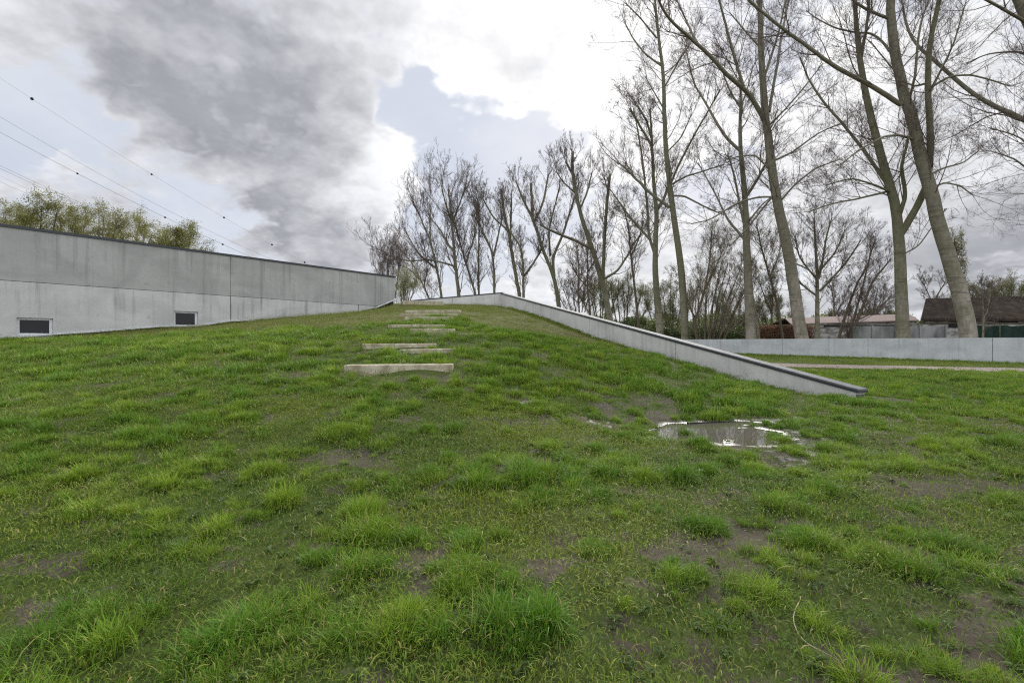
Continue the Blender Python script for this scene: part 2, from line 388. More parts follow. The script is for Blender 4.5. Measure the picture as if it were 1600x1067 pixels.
def ground_z(x, y):
    x = np.asarray(x, float); y = np.asarray(y, float)
    m = mound(x, y)
    o = sd_ramp(x, y)
    flat = np.where(y > 13.3, (o > 0).astype(float), sstep(-.5, 1.8, o+0*y))
    blend = sstep(12.0, 13.4, y); flat = np.where((y > 12) & (y <= 13.3), sstep(-.5, 1.8, o)*(1-blend)+(o > 0)*blend, flat)
    m = m*(1-flat)
    m = np.where((y > 34) & (sd_back(x, y) > .0) & (o <= 0), 0, m)
    m = np.where((sd_bld(x, y) < -6), 0, m)
    m = np.where((x > -18) & (y > 41), 0, m)
    far = sstep(60, 90, np.hypot(x, y)); m = np.where(y < -6, m*0, m)
    m = m*(1-far)
    px_ = 800+F*x/np.maximum(y, 1); st_ = 1-.8*np.exp(-(((px_-655)/75.)**2)**2)*sstep(9.4, 10., y)
    z = np.maximum(m, -.06)+micro(x, y)*np.where(o > 0, .5, 1)*st_
    z = z-.09*np.exp(-(sd_bld(x, y)/.5)**2)-.10*np.exp(-((o+.3)/.55)**2)*sstep(12.6, 13.6, y)*sstep(41, 38, y)
    return z-.08*puddle_k(x, y)
def gz1(x, y): return float(ground_z(np.array([x]), np.array([y]))[0])

def lines(segs):
    o = [segs[0][0]]
    for a, b, s in segs:
        n = max(1, int(round((b-a)/s))); o += list(np.linspace(a, b, n+1)[1:])
    return np.array(o)
gx = lines([(-500,-100,50),(-100,-40,6),(-40,-24,.6),(-24,-8,.16),(-8,-3,.09),(-3,1,.06),(1,7,.055),(7,15,.1),(15,24,.3),(24,60,2),(60,120,10),(120,600,60)])
gy = lines([(-60,-6,9),(-6,1,.4),(1,11.5,.055),(11.5,42,.15),(42,60,1.5),(60,130,5),(130,900,70)])
GX, GY = np.meshgrid(gx, gy); GZ = ground_z(GX, GY)
nx, ny = len(gx), len(gy)
gme = bpy.data.meshes.new('ground')
Vg = np.stack([GX, GY, GZ], -1).reshape(-1, 3)
ii = (np.arange(ny-1)[:, None]*nx+np.arange(nx-1)[None]).ravel()
Lg = np.stack([ii, ii+1, ii+1+nx, ii+nx], 1).ravel().astype(np.int32)
gme.vertices.add(len(Vg)); gme.vertices.foreach_set('co', Vg.astype(np.float32).ravel())
gme.loops.add(len(Lg)); gme.loops.foreach_set('vertex_index', Lg); gme.polygons.add(len(ii))
gme.polygons.foreach_set('loop_start', (np.arange(len(ii))*4).astype(np.int32)); gme.polygons.foreach_set('use_smooth', np.ones(len(ii), bool))
gme.update(calc_edges=True)

# how bare the ground is (0 lush, 1 mud); shared by shader and planting
def bare(x, y):
    px = 800+F*x/np.maximum(y, .5)
    right = sstep(-1.5, 3.5, x-.05*y)
    near = 1-sstep(9, 14, y)
    n = fbm(x*1.5+20, y*1.5+4, 4, .55)
    n2 = fbm(x*3.6+70, y*3.6+9, 3, .6)
    b = (n-.5)*1.5+(n2-.5)*3.2+.16+.16*right*near-.24*(1-right)-.15*sstep(10, 16, y)
    b = b+.45*puddle_k(x, y)
    # worn earth in front of steps and at the wall's end
    for cx, cy, r in ((9.6, 12.6, .9), (10.6, 13.0, 1.0), (8.0, 11.5, .7), (-2.2, 10.0, .45), (-1.6, 10.0, .4), (4.6, 20.5, .7), (4.2, 22.5, .6), (-2.1, 13.1, .5)):
        b = b+.9*np.exp(-(((x-cx)/r)**2+((y-cy)/(r*.6))**2))
    return b
def mown(x, y):    # short grass on top of the mound and by the building
    o = sd_bld(x, y)
    line = (1-sstep(2.0, 5.0, o+1.2*(fbm(x*.8, y*.8, 2)-.5)))*sstep(-20, -14, x)
    pxx = 800+F*x/np.maximum(y, 1)
    top = sstep(18.5, 20.5, y+2.2*(fbm(x*.6, y*.6, 3)-.5)-4.5*np.exp(-((pxx-690)/48)**2)-1.5*sstep(760, 900, pxx))
    return np.clip(np.maximum(line*sstep(19, 24, y), top), 0, 1)*(sd_ramp(x, y) < 0)
att = gme.attributes.new('bare', 'FLOAT', 'POINT'); att.data.foreach_set('value', bare(Vg[:, 0], Vg[:, 1]).astype(np.float32))
att = gme.attributes.new('mown', 'FLOAT', 'POINT'); att.data.foreach_set('value', mown(Vg[:, 0], Vg[:, 1]).astype(np.float32))
m, t, b = mat('earth', (.05, .04, .03), .9, .03)
v = coords(t); ba = t.n.new('ShaderNodeAttribute'); ba.attribute_name = 'bare'; mo = t.n.new('ShaderNodeAttribute'); mo.attribute_name = 'mown'
nA = t.noise(v, 2.2, 8, .65); nB = t.noise(v, 30, 6, .7); nC = t.noise(v, .35, 4, .6)
mud = t.mix(t.rng(nB, .3, .7), (.052, .043, .029), (.112, .096, .070))
wetc = t.rng(t.sep(v)[2], -.045, .02, 1, 0)
mud = t.mix(t.rng(nA, .3, .7), mud, (.068, .056, .041))
mud = t.mix(t.math('MULTIPLY', wetc, .6), mud, (.04, .032, .022))
grn = t.mix(t.rng(nB, .3, .7), (.020, .032, .008), (.060, .085, .018))
grn = t.mix(t.math('MULTIPLY', t.rng(nC, .4, .65), .5), grn, (.085, .09, .03))
grn = t.mix(mo.outputs['Fac'], grn, t.mix(t.rng(nB, .3, .7), (.06, .07, .02), (.13, .115, .045)))
bf = t.math('ADD', ba.outputs['Fac'], t.math('MULTIPLY', t.math('SUBTRACT', nB, .5), .9))
zz = t.sep(v)[2]; wet = t.math('MULTIPLY', t.rng(zz, -.050, -.022, 1, 0), t.math('MULTIPLY', t.rng(t.sep(v)[1], 13, 15, 1, 0), t.rng(t.sep(v)[1], 6, 7.2)))
wn = t.math('MULTIPLY', t.rng(t.noise(v, 2.6, 4, .6), .55, .66), t.rng(bf, .3, .6)); wn = t.math('MULTIPLY', wn, t.rng(t.sep(v)[1], 4.5, 6.5)); wn = t.math('MULTIPLY', wn, t.rng(t.sep(v)[1], 11, 9)); wet = t.math('MAXIMUM', wet, t.math('MULTIPLY', wn, .5))
t.put(b.inputs['Base Color'], t.mix(wet, t.mix(t.rng(bf, .15, .5), grn, mud), (.045, .038, .028)))
t.put(b.inputs['Roughness'], t.mix(wet, (.85, .85, .85), (.42, .42, .42))); t.put(b.inputs['Specular IOR Level'], t.rng(wet, 0, 1, .04, .6))
bump(t, b, t.math('MULTIPLY', t.math('ADD', t.math('MULTIPLY', nB, .6), nA), t.rng(wet, 0, 1, 1, .25)), .45, .03)
ground = link('ground', gme, m); tag(ground, 'muddy lawn rising to a grassy mound', 'ground', kind='structure')

# puddle water
wm, wt, wb = mat('puddle_water', (.085, .075, .06), .03, .5); wb.inputs['IOR'].default_value = 1.33
bump(wt, wb, wt.noise(coords(wt), 6, 2), .03, .01)
mb = MB(); N = 40
poly = [(4.0+4.5*math.cos(a), 9.1+3.2*math.sin(a), -.052) for a in np.linspace(0, 2*math.pi, N, endpoint=False)]
mb.add(poly, [tuple(range(N))]); o = mb.build('puddle_water', wm); tag(o, 'shallow rain puddle in the muddy grass before the wall end', 'puddle', kind='structure')

# path
pth, pt_, pb = mat('path', (.26, .21, .17), .9, .2)
pn = pt_.noise(coords(pt_), 14, 7, .7); pt_.put(pb.inputs['Base Color'], pt_.mix(pt_.rng(pn, .3, .7), (.215, .16, .14), (.15, .12, .105))); bump(pt_, pb, pn, .4, .01)
def strip(name, cen, wid, z, m):
    cen = np.array(cen, float); tn = np.gradient(cen, axis=0); tn /= np.linalg.norm(tn, axis=1, keepdims=True); nn = np.stack([-tn[:, 1], tn[:, 0]], 1)
    w = np.array(wid)[:, None]/2; a = cen+nn*w; c = cen-nn*w; mb = MB(); n = len(cen)
    vs = [(x, y, z) for x, y in a]+[(x, y, z) for x, y in c]
    mb.add(vs, [(i, n+i, n+i+1, i+1) for i in range(n-1)]); return mb.build(name, m)
def smooth_line(pts, n=60):
    pts = np.array(pts, float); t0 = np.linspace(0, 1, len(pts)); tt = np.linspace(0, 1, n)
    out = np.stack([np.interp(tt, t0, pts[:, k]) for k in range(pts.shape[1])], 1)
    for _ in range(6): out[1:-1] = (out[:-2]+out[2:]+2*out[1:-1])/4
    return out
pc = smooth_line([(60, 11), (44, 19), (34, 23.5), (27.5, 26.3), (20, 30), (15, 34.5), (12, 42), (9, 52)])
ow = 5.4+.5*(fbm(np.arange(60)*.7, np.zeros(60), 2)-.5)
path = strip('path', pc, ow*.93, .05, pth); tag(path, 'pinkish grey gravel path passing behind the sloping wall', 'path', kind='structure')

# ------------------------------------------------------------------ walls
def wall_piece(mb, A, B, za0, zb0, za1, zb1, t0, t1, nrm):
    """vertical slab between plan points A,B; bottom za0/zb0, top za1/zb1; offset t0..t1 along nrm"""
    A = np.array(A[:2]); B = np.array(B[:2])
    f = [(*(A+nrm*t0), za0), (*(B+nrm*t0), zb0), (*(B+nrm*t0), zb1), (*(A+nrm*t0), za1)]
    g = [(*(A+nrm*t1), za0), (*(B+nrm*t1), zb0), (*(B+nrm*t1), zb1), (*(A+nrm*t1), za1)]
    mb.hexa(g, f)
# --- building on the left
bld = empty('concrete_building', (*WL(200)[:2], 2.0)); tag(bld, 'long low building of grey precast concrete panels with two small windows', 'building')
ZT, ZJ = 6.376, 4.15
def wz(x, y): return WL(x, y)[2]
BOT = [(-220, 545), (0, 528.7), (25, 526), (85, 521.5), (150, 517.5), (250, 509.5), (310, 508.5), (360, 501), (400, 500), (500, 493), (560, 487), (587, 481)]
bx_, by_ = zip(*BOT)
def zbot(x): return wz(x, np.interp(x, bx_, by_))
XL = -220
mbu = MB(); wall_piece(mbu, WL(XL), WL(359.7), ZJ+.012, ZJ+.012, ZT, ZT, 0, -.3, BN); o = mbu.build('upper_panel', M['conc_up'], bld); set_uv(o, BD, B0)
mbu = MB(); wall_piece(mbu, WL(360.3), WL(588), ZJ+.012, ZJ+.012, ZT, ZT, 0, -.3, BN)
A, B = WL(588), WL(617); wall_piece(mbu, A, B, ZJ+.012, wz(617, 466.5), ZT, ZT, 0, -.3, BN); o = mbu.build('upper_panel', M['conc_up'], bld); set_uv(o, BD, B0)
WIN = [(26, 83, 496, 527, 3.2), (272, 309.5, 485.7, 512.5, 3.0)]
def low(mb, xa, xb):
    xs = sorted(set([xa, xb]+[x for x in bx_ if xa < x < xb]+[w for W_ in WIN for w in W_[:2] if xa < w < xb]))
    for p, q in zip(xs[:-1], xs[1:]):
        w = next((W_ for W_ in WIN if W_[0] <= p and q <= W_[1]), None)
        if w:
            wall_piece(mb, WL(p), WL(q), wz(w[0], w[2]), wz(w[0], w[2]), ZJ-.012, ZJ-.012, 0, -.3, BN)
        else:
            wall_piece(mb, WL(p), WL(q), zbot(p), zbot(q), ZJ-.012, ZJ-.012, 0, -.3, BN)
for xa, xb in ((XL, 359.7), (360.9, 559.5), (560.6, 588)):
    mbl = MB(); low(mbl, xa, xb); o = mbl.build('lower_panel', M['conc_low'], bld); set_uv(o, BD, B0)
mbj = MB(); wall_piece(mbj, WL(XL), WL(586), 3.9, 3.9, ZJ+.3, ZJ+.3, -.02, -.28, BN)
wall_piece(mbj, WL(359), WL(361.2), zbot(360), zbot(360), ZT-.05, ZT-.05, -.02, -.28, BN)
wall_piece(mbj, WL(559), WL(561), zbot(560), zbot(560), ZJ, ZJ, -.02, -.28, BN)
mbj.build('joint_seal', M['joint'], bld)
mbc = MB(); wall_piece(mbc, WL(XL-3), WL(618), ZT+.002, ZT+.002, ZT+.11, ZT+.11, .05, -.42, BN); o = mbc.build('coping', M['coping_dark'], bld)
# ledge along the foot, and backing below coloured near-black as the overhang's shadow
mbd = MB(); lx = [x for x in bx_ if x <= 400]
for p, q in zip(lx[:-1], lx[1:]):
    if any(W_[0] <= p and q <= W_[1] for W_ in WIN): continue
    wall_piece(mbd, WL(p), WL(q), zbot(p)-.045, zbot(q)-.045, zbot(p)+.035, zbot(q)+.035, .05, -.1, BN)
mbd.build('foot_ledge', M['ledge'], bld)
mbd = MB(); wall_piece(mbd, WL(587), WL(618), wz(587, 481)-.02, wz(617, 467.5)-.06, wz(587, 479.5)+.0, wz(617, 466.5)+.01, .05, -.3, BN); mbd.build('foot_ledge', M['ledge'], bld)
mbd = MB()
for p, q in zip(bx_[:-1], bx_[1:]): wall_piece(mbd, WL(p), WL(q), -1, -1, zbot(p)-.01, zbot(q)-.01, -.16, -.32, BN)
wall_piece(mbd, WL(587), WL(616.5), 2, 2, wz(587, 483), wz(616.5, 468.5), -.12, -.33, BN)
mbd.build('shadow_plinth', M['dark'], bld)
for (xa, xb, ya, yb, _) in WIN:
    A, B = WL(xa)[:2], WL(xb)[:2]; zt = wz(xa, ya); zb = wz(xa, yb); L = np.linalg.norm(B-A)
    def Q(u): return A+(B-A)*u
    mbf = MB(); fw = .055/L
    for (u0, u1, z0, z1) in ((0, fw*1.3, zb, zt), (1-fw*1.3, 1, zb, zt), (fw*1.3, 1-fw*1.3, zt-.06, zt), (fw*1.3, 1-fw*1.3, zb, zb+.15)):
        wall_piece(mbf, Q(u0), Q(u1), z0, z0, z1, z1, -.12, -.20, BN)
    # inner sash
    i0, i1 = fw*1.3, 1-fw*1.3
    w_ = mbf.build('window', M['frame'], bld); bevel(w_, .006, 1)
    mbs = MB(); e = .03/L
    for (u0, u1, z0, z1) in ((i0, i0+e, zb+.15, zt-.06), (i1-e, i1, zb+.15, zt-.06), (i0+e, i1-e, zt-.09, zt-.06), (i0+e, i1-e, zb+.15, zb+.18)):
        wall_piece(mbs, Q(u0), Q(u1), z0, z0, z1, z1, -.14, -.19, BN)
    mbs.build('sash', M['frame'], w_)
    mbg = MB(); wall_piece(mbg, Q(i0), Q(i1), zb+.15, zb+.15, zt-.06, zt-.06, -.165, -.175, BN); mbg.build('pane', M['glass'], w_)
    mbr = MB(); wall_piece(mbr, Q(0), Q(1), zb-.06, zb-.06, zb-.001, zb-.001, .03, -.3, BN); mbr.build('sill', M['ledge'], w_)
    for u0, u1 in ((-.02, -.001), (1.001, 1.02)):   # lining of the opening
        mbr = MB(); wall_piece(mbr, Q(u0), Q(u1), zb, zb, zt, zt, -.004, -.29, BN); mbr.build('reveal', M['conc_ramp'], w_)
# roof, rear and end walls
mbr = MB(); wall_piece(mbr, WL(XL), WL(617), ZT-.5, ZT-.5, ZT-.3, ZT-.3, -.31, -9, BN); mbr.build('roof', M['roofing'], bld)
mbr = MB(); wall_piece(mbr, WL(XL), WL(617), 0, 0, ZT-.31, ZT-.31, -9.01, -9.3, BN)
mbr.build('rear_wall', M['conc_up'], bld)
mbr = MB(); wall_piece(mbr, WL(616)[:2], WL(617)[:2], 0, 0, ZT, ZT, -.5, -9.3, BN); o = mbr.build('end_wall', M['conc_up'], bld); set_uv(o, BN)

# --- ramp wall
ramp = empty('retaining_wall', (*RA, 0)); tag(ramp, 'low sloping concrete wall with dark edged coping running down the right of the mound', 'retaining wall')
def rz(t): return .27+(5.63-.27)*t    # top height
TJ = [0, .2546, .4981, .7528, 1.0]
TH = .18
for a, b_ in zip(TJ[:-1], TJ[1:]):
    A = RA+(RB-RA)*(a+.0006); B = RA+(RB-RA)*(b_-.0006)
    mb = MB(); wall_piece(mb, A, B, -.3, -.3, rz(a)-.075, rz(b_)-.075, -TH, TH, RN)
    o = mb.build('wall_panel', M['conc_ramp'], ramp); set_uv(o, RD, RA)
mb = MB(); wall_piece(mb, RA, RB, -.3, -.3, rz(0)-.14, rz(1)-.14, -TH+.02, TH-.02, RN); mb.build('joint_seal', M['joint'], ramp)
mb = MB(); wall_piece(mb, RA-RD*.06, RB, rz(0)-.083, rz(1)-.074, rz(0)-.018, rz(1)-.012, -TH-.035, TH+.035, RN); mb.build('coping_edge', M['coping_dark'], ramp)
mb = MB(); wall_piece(mb, RA-RD*.06, RB, rz(0)-.016, rz(1)-.010, rz(0)+.025, rz(1)+.03, -TH-.02, TH+.02, RN); mb.build('coping_cap', M['cap'], ramp)
# back wall, left part
BE = BC-RB; BL = np.linalg.norm(BE); BEd = BE/BL; BEn = np.array([-BEd[1], BEd[0]]); BEn = -BEn if BEn[1] > 0 else BEn  # towards camera
ZP = 5.63; ZQ = P(629, 470.5, 37.2)[2]
for a, b_ in ((0.012, .10), (.102, .56), (.563, 1.0)):
    mb = MB(); A = RB+BE*a; B = RB+BE*b_
    wall_piece(mb, A, B, 2.5, 2.5, ZP+(ZQ-ZP)*a-.03, ZP+(ZQ-ZP)*b_-.03, TH, -TH, BEn); o = mb.build('wall_panel', M['conc_ramp'], ramp); set_uv(o, BEd, RB)
mb = MB(); wall_piece(mb, RB, BC, ZP-.028, ZQ-.028, ZP+.06, ZQ+.05, TH+.03, -TH-.03, BEn); mb.build('coping_edge', M['coping_dark'], ramp)

# --- far boundary wall
FK = 37196.0
def FL(x): d = FK/(x-506); return np.array([(x-800)/F*d, d])
FA, FB = FL(1000), FL(2300); FD = (FB-FA)/np.linalg.norm(FB-FA); FN = np.array([FD[1], -FD[0]])
if FN[0] > 0: FN = -FN
far = empty('boundary_wall', (*FL(1360), 0)); tag(far, 'long pale concrete wall standing beyond the path under the trees', 'wall')
FT = 1.6+5.2/F*40
fx = []; d0 = 35.6
xs = [506+FK/(d0+8.15*k) for k in range(-3, 5)]
for x1, x2 in zip(xs[:-1], xs[1:]):
    A = FL(x1)-FD*.02; B = FL(x2)+FD*.02
    mb = MB(); wall_piece(mb, A, B, -.3, -.3, FT, FT, 0, -.25, FN); o = mb.build('wall_panel', M['conc_far'], far); set_uv(o, FD, FA)
mb = MB(); wall_piece(mb, FL(xs[0]), FL(xs[-1]), -.3, -.3, FT-.03, FT-.03, -.04, -.2, FN); mb.build('joint_seal', M['joint'], far)

# ------------------------------------------------------------------ steps
for (a, b_, h, d, dp, lab) in STEPS:
    A = P(a[0], a[1], d); B = P(b_[0], b_[1], d)
    mb = MB(); n = 7
    for i in range(n):
        u0, u1 = i/n, (i+1)/n; p = A+(B-A)*u0; q = A+(B-A)*u1
        j = lambda: random.uniform(-.004, .004)
    mb.hexa([(A[0], d, A[2]-h-.15), (B[0], d, B[2]-h-.15), (B[0], d+dp, B[2]-h-.15), (A[0], d+dp, A[2]-h-.15)],
            [(A[0], d, A[2]), (B[0], d, B[2]), (B[0], d+dp, B[2]), (A[0], d+dp, A[2])])
    o = mb.build('step_slab', M['conc_slab']); bevel(o, .02, 2); tag(o, lab, 'step', 'concrete slab steps climbing the mound')

# ------------------------------------------------------------------ trees
def resample(pts, rad, n):
    pts = np.array(pts, float); s = np.concatenate([[0], np.cumsum(np.linalg.norm(np.diff(pts, axis=0), axis=1))]); q = np.linspace(0, s[-1], n)
    return np.stack([np.interp(q, s, pts[:, k]) for k in range(3)], 1), np.interp(q, s, rad)
def grow(Pp, Rp, count, L, ang, up, npt, rmin, t0=.2, rf=.5, wig=.06, droop=0., taper=.6):
    """children of every polyline in Pp (K,n,3); L (lo,hi) absolute or per-parent array"""
    K, n = Rp.shape; C = K*count
    idx = np.repeat(np.arange(K), count); t = t0+(1-t0)*rng.random(C)**.8
    f = t*(n-1); i = np.minimum(f.astype(int), n-2); w = (f-i)[:, None]
    p0 = Pp[idx, i]*(1-w)+Pp[idx, i+1]*w; tn = Pp[idx, i+1]-Pp[idx, i]; tn /= np.linalg.norm(tn, axis=1, keepdims=True)+1e-9
    r0 = Rp[idx, i]*(1-w[:, 0])+Rp[idx, i+1]*w[:, 0]
    rv = rng.normal(size=(C, 3)); rv -= (rv*tn).sum(1, keepdims=True)*tn; rv /= np.linalg.norm(rv, axis=1, keepdims=True)+1e-9
    a = R(1)*(ang[0]+(ang[1]-ang[0])*rng.random(C))[:, None]
    dr = tn*np.cos(a)+rv*np.sin(a); dr[:, 2] += up*rng.random(C); dr /= np.linalg.norm(dr, axis=1, keepdims=True)
    if np.ndim(L) == 1 and len(L) == 2: ln = L[0]+(L[1]-L[0])*rng.random(C)
    else: ln = np.asarray(L)[idx]*(.5+.8*rng.random(C))
    ln = ln*(1-.45*t)
    out = np.empty((C, npt, 3)); out[:, 0] = p0; d = dr
    for k in range(1, npt):
        d = d+rng.normal(size=(C, 3))*wig*3; d[:, 2] += (up*.25-droop*k/npt)
        d /= np.linalg.norm(d, axis=1, keepdims=True); out[:, k] = out[:, k-1]+d*(ln/(npt-1))[:, None]
    rr = np.clip(np.minimum(r0*rf, ln*.011), rmin, None)
    rad = rr[:, None]*np.linspace(1, taper if taper < 1 else 1, npt)[None]
    rad = np.maximum(rad*np.linspace(1, .5, npt)[None], rmin*.8)
    return out, rad, ln
def leaves(mb, pts, size, n=4, elong=1.0):
    K = len(pts); a = rng.normal(size=(K, 3)); a /= np.linalg.norm(a, axis=1, keepdims=True)
    b = rng.normal(size=(K, 3)); b -= (a*b).sum(1, keepdims=True)*a; b /= np.linalg.norm(b, axis=1, keepdims=True)
    s = (size*(.6+.8*rng.random(K)))[:, None]
    q = np.stack([pts-a*s*elong, pts+b*s*.5, pts+a*s*elong, pts-b*s*.5], 1)
    mb.quads(q, 4)
def scatter_on(Pp, count, spread):
    K, n = Pp.shape[:2]; idx = np.repeat(np.arange(K), count); f = rng.random(len(idx))*(n-1); i = np.minimum(f.astype(int), n-2); w = (f-i)[:, None]
    return Pp[idx, i]*(1-w)+Pp[idx, i+1]*w+rng.normal(size=(len(idx), 3))*spread

def tree(name, label, d, limbs, bark_m, group, cat='tree', base_z=0., dens=1., tw=1.0, twig_m='twig', l1=(.10, .22), leaf=None, up=.35,
         ang=(30, 62), sub=(7, 6, 3), buds=True, spread=.16, rminf=.00021, ground=True):
    """limbs: list of ([(px,py),...], w0, w1) in photo pixels at distance d; the first is the trunk"""
    d = float(d); px2m = d/F; allp = []; L3 = []
    for k, (pts, wa, wb) in enumerate(limbs):
        pts = [tuple(map(float, p)) for p in pts]
        if k == 0 or pts[0][1] > 523:
            yg = HZ+EYE/d*F
            (x0, y0), (x1, y1) = pts[0], pts[1]
            if y0 < yg: pts.insert(0, (x0+(x0-x1)/max(1, abs(y0-y1))*(yg+2-y0)*.5, yg+2)); 
            dep = np.full(len(pts), d)
            if k: dep += rng.normal()*.6
            # trunk leans a little in depth
            dep = dep+np.linspace(0, rng.normal()*1.0, len(pts))
        else:
            # root depth = depth of closest traced point
            q = np.array(pts[0]); bd = min(allp, key=lambda a: (a[0]-q[0])**2+(a[1]-q[1])**2)
            ln = sum(math.dist(a, c) for a, c in zip(pts[:-1], pts[1:]))*px2m
            dep = bd[2]+np.linspace(0, 1, len(pts))**1.1*random.choice((-1, 1))*random.uniform(.15, .5)*ln
        Q = np.array([P(x, y, dd) for (x, y), dd in zip(pts, dep)])
        s = np.linspace(0, 1, len(pts)); seg = np.concatenate([[0], np.cumsum([math.dist(a, c) for a, c in zip(pts[:-1], pts[1:])])]); seg /= seg[-1]
        rr = (wa+(wb-wa)*seg)*px2m/2*.82
        if k == 0: rr[0] *= 1.12
        n = max(6, min(26, int(seg.size*4)))
        # smooth curve
        Qs, Rs = resample(Q, rr, n)
        for _ in range(2): Qs[1:-1] = (Qs[:-2]+2*Qs[1:-1]+Qs[2:])/4
        Qs[1:-1] += rng.normal(size=Qs[1:-1].shape)*rr.min()*.12
        L3.append((Qs, Rs, wa))
        for (x, y), dd in zip(pts, dep): allp.append((x, y, dd))
        for u in np.linspace(0, 1, 12):
            allp.append((np.interp(u, seg, [p[0] for p in pts]), np.interp(u, seg, [p[1] for p in pts]), np.interp(u, seg, dep)))
    base = L3[0][0][0]; root = empty(name, (base[0], base[1], 0)); tag(root, label, cat, group)
    tr = MB(); tr.smooth = True
    tr.tube(L3[0][0], L3[0][1], 12)
    fl = MB()
    cr = MB(); rmin = d*rminf*tw*.9
    for Qs, Rs, wa in L3[1:]: tr.tube(Qs, Rs, 8 if wa > 3.5 else 6)
    tr.build('trunk', M[bark_m], root)
    H = max(q[:, 2].max() for q, _, _ in L3)-base[2]
    lv1P, lv1R = [], []
    for k, (Qs, Rs, wa) in enumerate(L3):
        ln = np.linalg.norm(np.diff(Qs, axis=0), axis=1).sum(); a, r = resample(Qs, Rs, 14)
        c = max(3, int(dens*ln/H*34))
        cP, cR, cl = grow(a[None], r[None], c, (H*l1[0], H*l1[1]), ang, up, 6, rmin*1.4, t0=.32 if k == 0 else .12, rf=.42, wig=.05)
        lv1P.append(cP); lv1R.append(cR)
        # leader shoots at the end of each limb
        e, er, el = grow(a[None, -5:], r[None, -5:], 3, (H*l1[0]*.8, H*l1[1]*1.1), (8, 38), up+.1, 6, rmin*1.4, t0=.5, rf=.5, wig=.05)
        lv1P.append(e); lv1R.append(er)
    A = np.concatenate(lv1P); B = np.concatenate(lv1R); cr.tube(A, B, 4)
    la = np.linalg.norm(np.diff(A, axis=1), axis=2).sum(1)
    A2, B2, _ = grow(A, B, sub[0], la*.52, (22, 55), up*.8, 5, rmin*1.1, t0=.15, rf=.55, wig=.04); cr.tube(A2, B2, 3)
    l2 = np.linalg.norm(np.diff(A2, axis=1), axis=2).sum(1)
    A3, B3, _ = grow(A2, B2, sub[1], l2*.62, (20, 55), up*.7, 4, rmin, t0=.12, rf=.6, wig=.045); cr.tube(A3, B3, 3)
    l3 = np.linalg.norm(np.diff(A3, axis=1), axis=2).sum(1)
    if sub[2]:
        A4, B4, _ = grow(A3, B3, sub[2], l3*.75, (22, 60), up*.5, 3, rmin*.85, t0=.15, rf=.7, wig=.06); cr.tube(A4, B4, 3)
        tips = A4
    else: tips = A3
    if buds:
        tp = tips[:, -1]; tp = tp[rng.random(len(tp)) < .22]
        leaves(cr, tp, d*.0006, elong=.9)
    cr.build('crown', M[twig_m], root)
    if leaf:
        lm, cnt, sz, spr = leaf; lf = MB(); leaves(lf, scatter_on(A3, cnt, spr), sz, elong=1.2); lf.build('foliage', M[lm], root)
    return root
GR = 'bare poplars in the row behind the walls'
